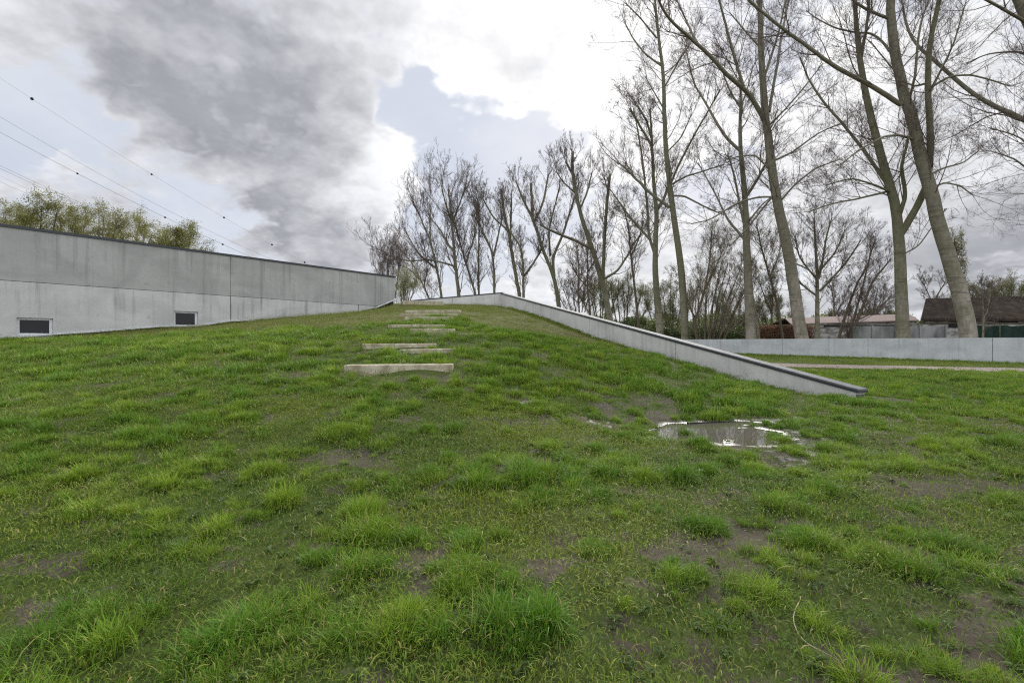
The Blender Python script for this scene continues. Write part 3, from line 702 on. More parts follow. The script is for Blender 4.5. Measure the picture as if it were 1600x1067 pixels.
TREES = dict(
 T0=(37.5, [([(1722,530),(1705,410),(1676,260),(1640,130),(1602,20),(1572,-60),(1550,-160)],34,16),([(1672,240),(1640,210),(1600,186),(1530,156),(1487,119),(1455,90),(1431,71),(1416,44),(1409,0),(1404,-50)],11,4),
    ([(1640,130),(1600,80),(1540,84),(1510,100)],5,2),([(1690,330),(1640,300),(1590,250),(1560,240)],5,2),([(1690,360),(1650,290),(1600,215),(1545,200)],4,2),([(1612,40),(1560,10),(1500,-20)],6,3)],
   'grey tree leaning in from beyond the right picture edge with long drooping limbs'),
 T1=(39.3, [([(1513,525),(1505,473),(1485,409),(1469.5,358),(1454,302),(1440,252),(1430.6,202),(1416,161),(1404,115),(1395,68),(1391.6,24),(1391,-40),(1388,-120)],29,12),
    ([(1408,164),(1357.5,131.6),(1304,105),(1260,71),(1227.6,48.7),(1196,24),(1169,0),(1140,-30)],9,4),([(1390,80),(1377,63),(1360,51),(1338,52),(1304,44),(1275,29),(1260,17)],5,2),
    ([(1390,30),(1352.6,14.6),(1331,0),(1300,-30)],6,3),([(1421,155),(1430.6,117),(1433,73),(1440,29),(1452,0),(1460,-40)],5,3),([(1430,219),(1406,211),(1382,213),(1365,222),(1343,234),(1313,258)],5,2),
    ([(1455,295),(1475,285),(1500,290),(1520,305)],4,2),([(1450,275),(1475,262),(1505,255),(1530,235)],4,2),([(1405,120),(1380,90),(1360,65)],3,2)],
   'thickest grey brown trunk leaning left, second from the right edge'),
 T2=(43.0, [([(1411,525),(1408,460),(1406,409),(1405,361),(1400.6,324),(1395,302),(1384,271),(1374,234),(1362,190),(1352.6,146),(1345,105),(1340,68),(1337,24),(1335,-5),(1332,-60)],23,5),
    ([(1407,366),(1428,333),(1442,305),(1450,285),(1453,258),(1454,207),(1450,151),(1450,97.5),(1455,56),(1467,5),(1476,-50)],13,6),
    ([(1404,340),(1414.7,307),(1412,282),(1407.6,262),(1413,240),(1420,215)],8,4),([(1390,293),(1372.5,268),(1353,240),(1345,229),(1316,192.5),(1289,163),(1265,129),(1250,90)],7,3),
    ([(1388,299),(1344,310),(1296.6,319),(1262,332)],4,2),([(1344,95),(1350,66),(1357.5,19.5),(1356,-30)],6,4),([(1455,137),(1470,127),(1487,119),(1516,117),(1548,125),(1577,135)],4,2),
    ([(1395,302),(1370,290),(1330,278),(1290,290)],4,2),([(1451,150),(1470,110),(1490,70),(1510,0)],4,2),([(1450,130),(1430,135),(1410,128)],4,2),([(1406,400),(1435,385),(1460,350)],3,2)],
   'smooth grey green trunk forking in a Y, upright and third from the right edge'),
 T3=(51.8, [([(1253.6,525),(1243,475),(1235,409),(1225.5,366),(1215.6,324),(1206,268),(1203,240),(1198,195),(1193.5,161),(1191,122),(1188.6,73),(1188.6,24),(1187,0),(1184,-60)],23,7),
    ([(1194,188),(1174,151),(1159,136.5),(1135,117),(1110.6,88),(1086,66),(1062,46),(1042,27),(1028,0),(1015,-30)],9,3),([(1162,136),(1149.6,97.5),(1140,63),(1130,24),(1123,0),(1118,-40)],6,3),
    ([(1088,66),(1074,36.6),(1057,0)],4,2),([(1203,195),(1227.6,170.6),(1257,136.5),(1285,100)],4,2),([(1202,175),(1208,136.5),(1215.4,97.5),(1220,61),(1227.6,24),(1232.5,0),(1240,-50)],6,3),
    ([(1194,122),(1208,80),(1218,46),(1228,0)],5,3),([(1210,251),(1237,239),(1280,207),(1310,195)],4,2),([(1206,308),(1187,307.5),(1153.7,316),(1108.7,344),(1080,350)],4,2),
    ([(1206,308),(1184.6,335),(1165,360),(1140,385)],4,2),([(1215,320),(1240,290),(1275,262),(1310,250)],4,2),([(1236,409),(1262,420),(1275,432)],3,2),([(1200,262),(1180,242),(1150,245)],4,2),
    ([(1188,75),(1165,50),(1140,20)],4,2)],
   'tall grey trunk leaning left with a heavy limb crossing up to the left'),
 T5=(57.8, [([(1173.4,525),(1169,437),(1166.4,380.6),(1165,324),(1160.7,268),(1157,240),(1155.7,219),(1157,170.6),(1158,141),(1156,110)],19,3),
    ([(1184,526),(1176,480),(1169,430)],11,8),([(1163,312),(1179,288),(1193,262.5),(1210,230)],6,3),([(1164,375),(1137,344),(1120,307.5),(1106,282),(1092,257)],5,2),
    ([(1163,352),(1153.7,310),(1148,276.6),(1137,240)],5,3),([(1157,236),(1135,217),(1115.5,185),(1101,158),(1084,131.6),(1076.5,97.5),(1070,70)],6,2),([(1157,168),(1142,146),(1132.5,122),(1122,95)],4,2),
    ([(1158,165),(1168,140),(1176,105)],3,2),([(1167,350),(1190,320),(1215,300)],4,2)],
   'straight double based grey trunk at the middle of the tree row'),
 T6=(68., [([(1070.8,524),(1066.5,437),(1061,392),(1052.5,338),(1045.5,282),(1041,244),(1037.5,170.6),(1037.5,110),(1030,68),(1025,36.6),(1024,0),(1021,-40)],15,3.5),
    ([(1046,324),(1018.7,304.7),(996,282),(973.7,259)],6,4),([(1047,290),(1058,262.5),(1068,243),(1076.5,226.7),(1091,200),(1105.7,175.5),(1125,140)],5,2),
    ([(1047,290),(1069,276.6),(1097.5,268),(1131,257)],4,2),([(1048,306),(1069,306),(1097.5,321.5),(1131,336)],4,2),([(1036,105),(1008,85),(989,61),(976.6,36.6)],4,2),
    ([(1026,60),(1001,29),(976.6,5)],3.5,2),([(1037,140),(1057,102),(1076,73)],3,2),([(1037,170),(1023,146),(1008,120)],3,2),([(1040,240),(1065,215),(1080,180)],3,2)],
   'slender very tall trunk left of the dense brown thicket'),
 T7=(72., [([(1031,515.6),(1024,437),(1024,380.6),(1027,324),(1021.5,296),(1020,254),(1018,207),(1016,170)],15,3),
    ([(1028,326),(1035.6,316),(1044,290.6),(1050,270)],6,4),([(1024,400),(1013,366.5),(1011.7,324),(1007.5,282),(1003,244),(996,200),(990,170)],6,3),
    ([(1016,375),(990.6,347),(971,321.5),(954,296),(940,285)],5,2),([(1020,256),(1018,226.7),(998.5,195),(984,169)],5,4),([(1018,215),(1010,187.7),(996,165.7)],4,3.5)],
   'trunk with topped limbs just left of the slender tall one'),
 T8=(84., [([(952.8,495),(940.8,438),(925.8,390),(910.8,348),(898.8,300),(892.8,255),(895,237)],13,5),([(925,390),(902,377),(880.8,369),(853.9,357),(845,352)],6,4),([(893,270),(883.8,252)],4,3.5),
    ([(942,440),(943,402),(946.8,336),(952.8,273)],7,5),([(944,436),(965,423),(982,397.5),(988,383),(1003,365)],5,3),([(905,330),(918,300),(925,270)],4,2.5),([(897,300),(880,285),(870,270)],3,2)],
   'tree with curved trunk and cut off topmost limb, right of the wall peak'),
 T9=(90., [([(873.3,475),(865.8,432),(847.9,390),(832.9,342),(817.9,315),(805.9,282)],10,3),([(866,432),(862.8,402),(877.8,372),(895.8,315),(905,285)],6,3),
    ([(832,342),(831.4,315),(829.3,286.5)],6,5),([(834,348),(847.9,321),(856.9,273)],5,3),([(860,400),(857,360),(870,310),(875,290)],4,2),([(895,375),(860,360)],4,2)],
   'many forked topped tree standing alone right behind the wall slope'),
 T10=(88., [([(818,465),(817.9,432),(816.4,396),(808,375),(795,360)],7,3),([(818,432),(829.9,417),(844.9,393),(850,370)],5,3)], 'small forked tree just behind the wall peak'),
 T11=(92., [([(811.9,462),(802.9,414),(795.4,366),(786.4,330),(784.9,306)],8,5),([(793,360),(769.9,339),(751.9,306)],4,2.5),([(797,370),(799,330),(799,311)],4,3)],
   'straight topped tree with stubby head left of the wall peak'),
 T12=(95., [([(772.3,456),(771.4,408),(766.9,384),(751.9,360),(740,312)],6,2.5),([(771,400),(778.9,366),(786,335)],4,2)], 'slim tree leaning left at the fourth place from the left of the bare row'),
 T13=(98., [([(748.3,459),(747.4,408),(748.9,351),(747,320)],5,2)], 'thin straight tree of the left bare group'),
 T14=(97., [([(742.9,458),(727.9,411),(712.9,360),(705,330)],6,2),([(728,411),(738,380),(745,350)],3,2)], 'thin tree leaning left across its neighbours'),
 T15=(95., [([(717.4,462),(711.4,414),(706.9,360),(703.9,318),(700,296)],9,3),([(709,392),(700.9,384),(688.9,360),(672,340)],5,2),([(711,416),(690,410),(674,406),(635,408),(605,398),(587,387)],4,1.5),([(706,350),(718,320),(728,288)],4,1.5),([(705,345),(695,315),(690,290)],4,1.5)],
   'stout tree with a long low limb reaching left over the building end'),
 T16=(99., [([(690.4,465),(682.9,420),(670.9,372),(655,335),(645,315)],6,2),([(683,420),(655,400),(632,358)],4,1.5),([(672,376),(672,340),(672,300)],3,1.5)], 'spreading bare tree second from the left'),
 T17=(97., [([(672,468),(658,440),(647,414),(630,395),(616,380)],4,1.5),([(655,437),(640,420),(625,415)],3,1.5),([(662,450),(668,420),(663,385)],3,1.5)], 'leftmost bare tree, leaning left with a fan of twigs'),
)
BK = dict(T0='bark_grey', T1='bark_grey', T2='bark_green', T3='bark_grey', T5='bark_grey')
for k, (d, limbs, lab) in TREES.items():
    big = d < 75
    topped = k in ('T8', 'T9', 'T10', 'T11')
    tree('poplar_tree' if big else 'bare_tree', lab, d, limbs, BK.get(k, 'bark_green'), GR,
         sub=(7, 6, 2) if big else (6, 4, 2), dens=1.05 if big else 1.0,
         l1=(.08, .20) if big else ((.10, .24) if topped else (.16, .34)), up=.3 if big else .55, ang=(30, 62) if big else (20, 50))
# smaller bare trees between
SM = [
 ('T4', 56., [([(1277,526),(1277,470),(1277,434),(1274,380),(1272,340)],10,2.5),([(1279,436),(1286,405),(1291,370),(1300,340)],5,2),([(1281,455),(1300,435),(1325,407),(1345,375)],5,2),([(1275,434),(1262,420),(1248,400),(1242,370)],4,2),([(1276,462),(1262,452),(1248,440),(1235,420)],4,2),([(1283,420),(1305,395),(1320,360)],4,2)],
  'bare tree with an even fan of upswept limbs between the two leaning trunks', 'bark_green'),
 ('T18', 55., [([(1311,525),(1325,480),(1340,440),(1355,417),(1365,380)],6,2),([(1325,525),(1337.5,487),(1352.5,430),(1360,395)],5,2),([(1330,524),(1350,475),(1362.5,440),(1392,405)],6,2.5),([(1340,500),(1362,490),(1385,470)],3,1.5)],
  'cluster of three slanting dark stems before the red roof', 'bark_brown'),
 ('T19', 60., [([(1222.6,526),(1215.6,479),(1201.5,428),(1190,389),(1182,350)],6,2),([(1203,432),(1215,405),(1222,375)],3,1.5)], 'thin crooked stem left of the brown hedge', 'bark_brown'),
 ('T21', 80., [([(997.6,507),(992,451),(985,395),(982,352.5),(973.7,324)],6,2),([(986,400),(998,375),(1005,345)],3,1.5)], 'thin upright tree rising behind the wall slope', 'bark_brown'),
 ('T22', 88., [([(922.5,490),(917.5,450),(919,420),(917,380)],5,2),([(918,448),(902,432),(890,405)],3,1.5),([(919,425),(930,405),(935,380)],3,1.5)], 'small bare tree with drooping twigs between two topped trees', 'bark_brown'),
 ('T23', 75., [([(1078,525),(1090,490),(1102,450),(1110,400),(1112,360)],6,2),([(1086,500),(1075,470),(1062,440)],4,2),([(1100,455),(1115,425),(1130,390)],4,1.5)], 'dark multi stemmed tree behind the thicket', 'bark_brown'),
 ('T24', 78., [([(905,482),(903,450),(905,420),(901,385)],4,1.5),([(904,455),(913,440),(925,430)],3,1.5)], 'slight bare tree behind the sloping wall', 'bark_brown'),
 ('T25', 95., [([(1302,526),(1304,500),(1303,470),(1298,445)],4,1.5),([(1304,495),(1315,475),(1322,460)],3,1.5)], 'low twisted bare tree before the pinkish roof', 'bark_brown'),
 ('T26', 95., [([(1363,526),(1363,500),(1366,475),(1372,450)],4,1.5),([(1363,500),(1352,480),(1345,465)],3,1.5),([(1364,495),(1378,478),(1390,465)],3,1.5)], 'round headed small bare tree left of the forked trunk', 'bark_brown'),
 ('T27', 70., [([(1466,498),(1455,470),(1447,450),(1440,438)],3,1.5),([(1457,476),(1468,455),(1478,440)],3,1.5)], 'bare crooked bush above the shed roof edge', 'bark_brown'),
 ('T28', 70., [([(1205,526),(1206,490),(1208,460),(1206,430)],4,1.5),([(1206,490),(1195,465),(1188,445)],3,1.5)], 'greenish budding tree left of the leaning trunk', 'bark_brown'),
 ('T29', 46., [([(1536,526),(1537,500),(1536,470),(1534,445)],4,1.5),([(1537,500),(1545,480),(1548,450)],2,1)], 'thin pale sapling in front of the dark shed roof', 'bark_green'),
]
for k, d, limbs, lab, bm_ in SM:
    tree('small_tree', lab, d, limbs, bm_, 'smaller bare trees among the poplars', dens=.9, sub=(6, 5, 2), l1=(.16, .36), up=.45, tw=.85,
         leaf=('leaf_spring', 2, .05, .15) if k in ('T28', 'T23', 'T19') else None)
# thicket bushes (many stems from the ground)
def bush(name, label, x, y0, w, h, d, stems, bm_, twig, leaf, group, cat='bush', lean=0., sub=(6, 5, 2), tw=.8, zb=None):
    limbs = []
    for i in range(stems):
        a = (i+.5)/stems-.5+random.uniform(-.06, .06); hh = h*random.uniform(.7, 1)*(1-.5*abs(a)); bx = x+a*w*.45
        limbs.append(([(bx, y0), (bx+a*w*.25+lean*.3, y0-hh*.4), (bx+a*w*.5+lean, y0-hh*.8)], max(2.2, h*.022), 1.2))
    return tree(name, label, d, limbs, bm_, group, cat=cat, dens=2.2/stems*2, sub=sub, l1=(.2, .45), up=.6, ang=(12, 42), tw=tw, twig_m=twig, leaf=leaf, buds=False)
bush('thicket', 'dense brown green thicket sweeping up to the right beside the middle trunk', 1112, 527, 110, 160, 66, 15, 'bark_brown', 'twig_pale', ('leaf_spring', 1, .045, .2), 'shrubs below the trees', lean=22)
bush('thicket', 'green budding thicket behind the lower wall slope, between two trunks', 975, 515, 90, 90, 95, 7, 'bark_brown', 'twig_pale', ('leaf_spring', 3, .07, .3), 'shrubs below the trees')
bush('thicket', 'green budding thicket right behind the coping, left of the slender trunk', 1045, 525, 80, 95, 92, 7, 'bark_brown', 'twig_pale', ('leaf_spring', 3, .07, .3), 'shrubs below the trees')
bush('thicket', 'loose budding thicket filling the gap right of the brown one', 1150, 527, 80, 100, 95, 6, 'bark_brown', 'twig', ('leaf_spring', 2, .06, .3), 'shrubs below the trees')
bush('thicket', 'pale green budding shrubs over the brown hedge', 1215, 522, 90, 75, 100, 6, 'bark_brown', 'twig', ('leaf_spring', 3, .07, .3), 'shrubs below the trees')
bush('thicket', 'low leafless thicket between the leaning trunk and the pinkish roof', 1325, 524, 70, 50, 98, 6, 'bark_brown', 'twig', None, 'shrubs below the trees')
bush('thicket', 'low leafless thicket just left of the forked trunk', 1385, 524, 60, 62, 98, 6, 'bark_brown', 'twig', ('leaf_spring', 1, .06, .3), 'shrubs below the trees')
bush('thicket', 'sparse thicket above the coping left of the curved topped tree', 905, 488, 80, 58, 105, 7, 'bark_brown', 'twig', ('leaf_spring', 1, .06, .3), 'shrubs below the trees')
bush('thicket', 'budding thicket against the curved topped tree', 938, 500, 60, 66, 100, 7, 'bark_brown', 'twig_pale', ('leaf_spring', 2, .07, .3), 'shrubs below the trees')
bush('shrub', 'twiggy shrub in pale blossom at the gap beside the building end', 634, 476, 26, 44, 52, 6, 'bark_brown', 'twig_pale', ('leaf_bush', 3, .04, .2), 'shrubs by the building end', lean=2)
bush('shrub', 'bare twiggy shrub peeping over the building end', 610, 470, 40, 95, 62, 8, 'bark_brown', 'twig', None, 'shrubs by the building end')
for i, (x, w, h, lab) in enumerate(((1525, 60, 60, 'budding shrubs behind the shed roof, nearest the leaning trunk'), (1570, 60, 70, 'taller budding shrubs above the shed roof at the picture edge'), (1625, 60, 75, 'budding shrubs cut by the right picture edge'))):
    bush('shrub', lab, x, 500, w, h, 88, 6, 'bark_brown', 'twig_pale', ('leaf_spring', 2, .07, .25), 'shrubs behind the shed')
# low dark undergrowth and distant belt: one mass each
def leafmass(name, label, boxes, m, n, size, cat='undergrowth', kind='stuff'):
    mb = MB()
    for (x0, x1, ytop, d, dd) in boxes:
        K = int(n*(x1-x0)); px = x0+(x1-x0)*rng.random(K); dep = d+dd*rng.random(K)
        zt = EYE-(ytop-HZ)/F*d
        hh = zt*(.55+.6*fbm(px*.05+ytop, np.full(K, d*.1), 3))*(1-.15*rng.random(K))
        z = hh*rng.random(K)**.75
        pts = np.stack([(px-800)/F*d*(dep/d), dep, z], 1); leaves(mb, pts, size*d/60)
    o = mb.build(name, m); tag(o, label, cat, kind=kind); return o
leafmass('undergrowth', 'dark green brambles behind the boundary wall', [(1078,1195,500,67,4),(1000,1080,500,75,4),(945,1010,488,88,4)], M['leaf_dark'], 150, .09)
leafmass('far_woodland', 'far belt of budding woodland along the horizon', [(930,1500,480,190,25),(1500,1750,478,170,20),(600,940,492,210,20)], M['leaf_spring'], 60, .16)
leafmass('far_scrub', 'distant dark scrub below the budding woodland', [(900,1700,504,150,15)], M['leaf_dark'], 50, .13)
# hedge
def hedge():
    mb = MB(); x0, x1, d = 1184, 1276, 60.
    K = 26000; px = x0+(x1-x0)*rng.random(K); dep = d+1.5*rng.random(K); zt = EYE-(508-HZ)/F*d
    z = (zt+.25*(fbm(px*.2, dep, 3)-.5))*rng.random(K); keep = rng.random(K) < .9
    pts = np.stack([(px-800)/F*d, dep, z], 1)[keep]; leaves(mb, pts, .075)
    r = empty('beech_hedge', ((1230-800)/F*d, d, 0)); tag(r, 'clipped hedge of rusty brown dead leaves behind the boundary wall', 'hedge')
    mb.build('foliage', M['leaf_brown'], r)
    t_ = MB(); 
    for i in range(60):
        x = (x0+(x1-x0)*(i+.5)/60-800)/F*d; pts = [(x, d+.7, -.1), (x+random.uniform(-.2, .2), d+.7+random.uniform(-.3, .3), zt*.5), (x+random.uniform(-.4, .4), d+.7+random.uniform(-.4, .4), zt*.95)]
        t_.tube([pts], [[.05, .035, .015]], 5)
    t_.build('stems', M['bark_brown'], r)
hedge()
# ivy clad column tree
tree('ivy_tree', 'narrow ivy clad tree rising behind the shed, right of the leaning trunk', 75., [([(1499,505),(1498,470),(1496,430),(1494,395),(1491,372)],6,2)]+[([(1498-.05*(498-y), y), (1498-.05*(498-y)+sg*9, y-22)], 2, 1) for y in range(388, 498, 9) for sg in (-1, 1)], 'bark_brown', None,
     dens=.8, sub=(4, 3, 0), l1=(.05, .11), up=.4, ang=(20, 60), leaf=('leaf_ivy', 2, .09, .2), buds=False)
# willows behind the building
WG = 'leafing willows behind the left building'
for i, (x, top, w, lab) in enumerate(((18,322,80,'yellow green willow at the left picture edge'), (66,306,90,'tallest yellow green willow, its crown domed above the roof'),
      (112,318,80,'olive willow between the tallest one and the thin one'), (160,322,60,'thin see-through willow in the middle of the group'),(205,336,75,'bushy willow with drooping right side'),(245,362,60,'low willow at the right end of the joined crowns'),
      (284,350,50,'small pointed willow standing apart on the right'))):
    hh = 480-top; limbs = [([(x, 500), (x+2, 500-hh*.35), (x+4, 500-hh*.62)], 7, 3)]
    for j in range(7):
        a = (j-3)/3.+random.uniform(-.12, .12); limbs.append(([(x+2, 500-hh*(.25+.05*(j % 3))), (x+a*w*.36, 500-hh*.60), (x+a*w*.72+6, 480-hh*(.90-.42*a*a+random.uniform(-.05, .03)))], 4, 1.2))
    tree('willow_tree', lab, 74.+3*(i % 3), limbs, 'bark_brown', WG, dens=1.0, sub=(6, 5, 0), l1=(.10, .24), up=.12, ang=(25, 70), tw=.7, twig_m='twig_pale',
         leaf=('leaf_willow', 6 if i != 3 else 3, .085, .3), buds=False)

# ------------------------------------------------------------------ sheds beyond the wall
rm, rt, rb = mat('shed_roof', (.05, .04, .032), .9, .15); v = coords(rt)
w_ = rt.n.new('ShaderNodeTexWave'); w_.wave_type = 'BANDS'; w_.bands_direction = 'X'; w_.inputs['Scale'].default_value = 1.6; rt.put(w_.inputs['Vector'], v)
rn = rt.noise(v, 1.3, 6, .7); rt.put(rb.inputs['Base Color'], rt.mix(rt.rng(rn, .4, .7), (.035, .026, .02), (.085, .06, .038))); bump(rt, rb, w_.outputs['Fac'], 1, .12)
M['shed_roof'] = rm
M['red_roof'] = mottled('red_tile_roof', (.20, .135, .115), (.13, .105, .095), 2.5, .85, .2, .6, .05)
M['shed_wall'] = mottled('shed_wall', (.42, .40, .36), (.10, .09, .08), .9, .9, .2, .4, .03, (1, 1, 2.5))
M['net'] = mottled('green_netting', (.012, .025, .018), (.022, .038, .028), 3, .9, .1)
M['panelf'] = mottled('concrete_fence', (.27, .265, .25), (.10, .10, .09), .7, .9, .2, .3, .02, (1, 1, .4))
def prism_roof(mb, xa, xb, d1, d2, ze, zr, thick=.15, hipa=0., hipb=0.):
    A, B = (xa-800)/F*d1, (xb-800)/F*d1; dm = (d1+d2)/2
    for z0 in (0,):
        e = [(A, d1, ze), (B, d1, ze), (B-hipb, dm, zr), (A+hipa, dm, zr)]; f = [(x, y, z+thick) for x, y, z in e]; mb.hexa(e, f)
        e = [(A+hipa, dm+.003, zr), (B-hipb, dm+.003, zr), (B, d2, ze), (A, d2, ze)]; f = [(x, y, z+thick) for x, y, z in e]; mb.hexa(e, f)
sh = empty('old_shed', ((1520-800)/F*60, 60, 0)); tag(sh, 'old shed with dark corrugated roof and peeling pale wall at the right edge', 'shed')
def zy(y, d): return EYE-(y-HZ)/F*d
mb = MB(); ze, zr = zy(499, 58), zy(466.5, 62)
A, B = (1434-800)/F*58, (1760-800)/F*58
# corrugated sheets: real ribs
nr = 150; HP = 4.4; xs_ = np.linspace(A, B, nr*2+1)
for i in range(nr*2):
    o0, o1 = (.05 if i % 2 else 0), (0 if i % 2 else .05)
    x0, x1 = xs_[i], xs_[i+1]; s0, s1 = HP*(1-i/(2.*nr)), HP*(1-(i+1)/(2.*nr))
    mb.add([(x0, 57.6, ze+o0), (x1, 57.6, ze+o1), (x1+s1, 62, zr+o1+.02*(x1-A)), (x0+s0, 62, zr+o0+.02*(x0-A))], [(0, 1, 2, 3)])
zB = zr+.02*(B-A)
mb.hexa([(A, 57.6, ze-.22), (B, 57.6, ze-.22), (B, 62, zB-.25), (A+HP, 62, zr-.25)], [(A, 57.6, ze-.02), (B, 57.6, ze-.02), (B, 62, zB-.05), (A+HP, 62, zr-.05)])
mb.hexa([(A+HP, 62.01, zr-.25), (B, 62.01, zB-.25), (B, 66, ze-.2), (A+7.5, 66, ze-.2)], [(A+HP, 62.01, zr), (B, 62.01, zB), (B, 66, ze), (A+7.5, 66, ze)])
mb.build('roof', rm, sh)
mb = MB(); mb.box(((A+B)/2+.3, 58.2, (ze-.25)/2), (B-A-.8, .2, ze-.25)); mb.hexa([(A+.5, 58.4, 0), (A+.7, 58.4, 0), (A+8.1, 65.6, 0), (A+7.9, 65.6, 0)], [(A+.5, 58.4, ze-.25), (A+.7, 58.4, ze-.25), (A+8.1, 65.6, ze-.25), (A+7.9, 65.6, ze-.25)]); mb.build('wall', M['shed_wall'], sh)
for (xa, xb, ya, yb) in ((1555, 1592, 501, 505.5), (1483, 1498, 503, 512), (1610, 1640, 502, 512)):
    mb = MB(); x0, x1 = (xa-800)/F*58, (xb-800)/F*58; z1, z0 = zy(ya, 58), zy(yb, 58)
    mb.box(((x0+x1)/2, 58.06, (z0+z1)/2), (x1-x0, .1, z1-z0)); w_ = mb.build('opening', M['dark'], sh)
mb = MB(); mb.box(((A+B)/2+.3, 57.95, zy(505, 58)), (B-A-1, .12, .14)); mb.build('beam', M['bark_brown'], sh)
lo = empty('low_barn', ((1340-800)/F*72, 72, 0)); tag(lo, 'long low barn with faded reddish roof behind the slanting stems', 'barn')
mb = MB(); A, B = (1236-800)/F*70, (1436-800)/F*70
za, zb = zy(506, 70), zy(500, 70); ra, rb_ = zy(497, 73), zy(490.5, 73)
mb.hexa([(A, 70, za-.15), (B, 70, zb-.15), (B+1, 73, rb_-.15), (A+.8, 73, ra-.15)], [(A, 70, za), (B, 70, zb), (B+1, 73, rb_), (A+.8, 73, ra)])
mb.hexa([(A+.8, 73.01, ra-.15), (B+1, 73.01, rb_-.15), (B+1, 76, zb), (A, 76, za)], [(A+.8, 73.01, ra), (B+1, 73.01, rb_), (B+1, 76, zb+.15), (A, 76, za+.15)])
mb.build('roof', M['red_roof'], lo)
mb = MB(); mb.hexa([(A+.3, 70.3, 0), (B, 70.3, 0), (B, 75.7, 0), (A+.3, 75.7, 0)], [(A+.3, 70.3, za-.2), (B, 70.3, zb-.2), (B, 75.7, zb-.2), (A+.3, 75.7, za-.2)]); mb.build('wall', M['shed_wall'], lo)
mb = MB(); mb.box(((A+B)/2+2, 70.2, zy(509, 70)), (B-A-6, .12, .22)); mb.build('dark_band', M['dark'], lo)
# concrete panel fence and netting
fe = empty('panel_fence', ((1400-800)/F*54, 54, 0)); tag(fe, 'weathered grey concrete panel fence in front of the barn', 'fence')
for i, (xa, xb) in enumerate(((1332, 1362), (1362.5, 1398), (1398.5, 1436), (1436.5, 1476))):
    mb = MB(); x0, x1 = (xa-800)/F*54, (xb-800)/F*54; mb.box(((x0+x1)/2, 54, zy(509.5, 54)/2), (x1-x0, .12, zy(509.5, 54))); mb.build('fence_panel', M['panelf'], fe)
    mb = MB(); mb.box((x1+.02, 53.9, zy(508.5, 54)/2), (.16, .16, zy(508.5, 54))); mb.build('post', M['panelf'], fe)
ne = empty('netting_fence', ((1560-800)/F*50, 50, 0)); tag(ne, 'dark green netting fence at the far right beneath the shed', 'fence')
mb = MB(); x0, x1 = (1518-800)/F*50, (1760-800)/F*50; n = 40; hz_ = zy(509, 50)
for i in range(n):
    a = x0+(x1-x0)*i/n; b_ = x0+(x1-x0)*(i+1)/n; ya, yb = 50+.15*math.sin(i*1.3), 50+.15*math.sin((i+1)*1.3)
    mb.hexa([(a, ya, .05), (b_, yb, .05), (b_, yb+.02, .05), (a, ya+.02, .05)], [(a, ya, hz_+.05*math.sin(i)), (b_, yb, hz_+.05*math.sin(i+1)), (b_, yb+.02, hz_+.05*math.sin(i+1)), (a, ya+.02, hz_+.05*math.sin(i))])
mb.build('netting', M['net'], ne)
for i in range(7):
    mb = MB(); x = x0+(x1-x0)*i/6; mb.tube([[(x, 49.75, -.1), (x, 49.75, hz_+.15)]], [[.05, .05]], 8); mb.build('post', M['bark_brown'], ne)

# ------------------------------------------------------------------ power lines
CAB = [([(-300,-70),(0,122),(50,155),(237,273),(350,340),(425,382),(476,410),(530,438)], [(50,155),(237,273),(350,340),(425,382),(476,409.5)], .28, 'thin overhead cable with five small dark markers, highest of all'),
 ([(-300,0),(0,182),(150,270),(270,333),(400,393),(470,425)], [], .38, 'plain overhead cable second from the top'),
 ([(-300,30),(0,207),(121,271),(258,340),(348,382),(430,418)], [(121,271),(258,340),(348,382)], .5, 'thick overhead cable with three dark markers'),
 ([(-300,110),(0,258.5),(60,288),(150,327),(260,372)], [], .4, 'upper cable of the close pair over the willows'),
 ([(-300,114),(0,263),(60,292),(150,331),(260,377)], [], .4, 'lower cable of the close pair over the willows'),
 ([(-300,128),(0,275),(60,303),(150,342),(260,385)], [], .25, 'faint overhead cable under the close pair'),
 ([(-300,140),(0,284),(60,311),(150,349),(260,390)], [], .32, 'overhead cable just above the left willow'),
 ([(-300,195),(0,326),(30,338),(150,383)], [], .3, 'lowest overhead cable passing through the left willow')]
for pts, mk, wpx, lab in CAB:
    inv = lambda x: 1/(1/70.+(1/190.-1/70.)*min(1.2, (x+300)/830.))
    pts_ = np.array(pts, float); xs2 = np.linspace(pts_[0, 0], pts_[-1, 0], 60); ys2 = np.interp(xs2, pts_[:, 0], pts_[:, 1])
    cf = np.polyfit(pts_[:, 0], pts_[:, 1], 3); ys2 = np.polyval(cf, xs2)
    Q = np.array([P(x, y, inv(x)) for x, y in zip(xs2, ys2)]); rr = np.array([inv(x)/F*wpx*.5 for x in xs2])
    root = empty('power_line', Q[0]); tag(root, lab, 'power line', 'overhead power lines at the upper left')
    mb = MB(); mb.tube(Q, rr, 5); mb.build('cable', M['cable'], root)
    for x, y in mk:
        c = P(x, np.polyval(cf, x), inv(x)); mb = MB(); mb.smooth = True; r = inv(x)/F*(2.3 if x < 100 else 1.5)
        ax = np.array([Q[1]-Q[0]])[0]; ax /= np.linalg.norm(ax); th = np.linspace(-1, 1, 9)
        mb.tube([c+ax*r*a for a in th], [max(.02, r*math.sqrt(max(0, 1-a*a))) for a in th], 10); mb.build('marker', M['marker'], root)

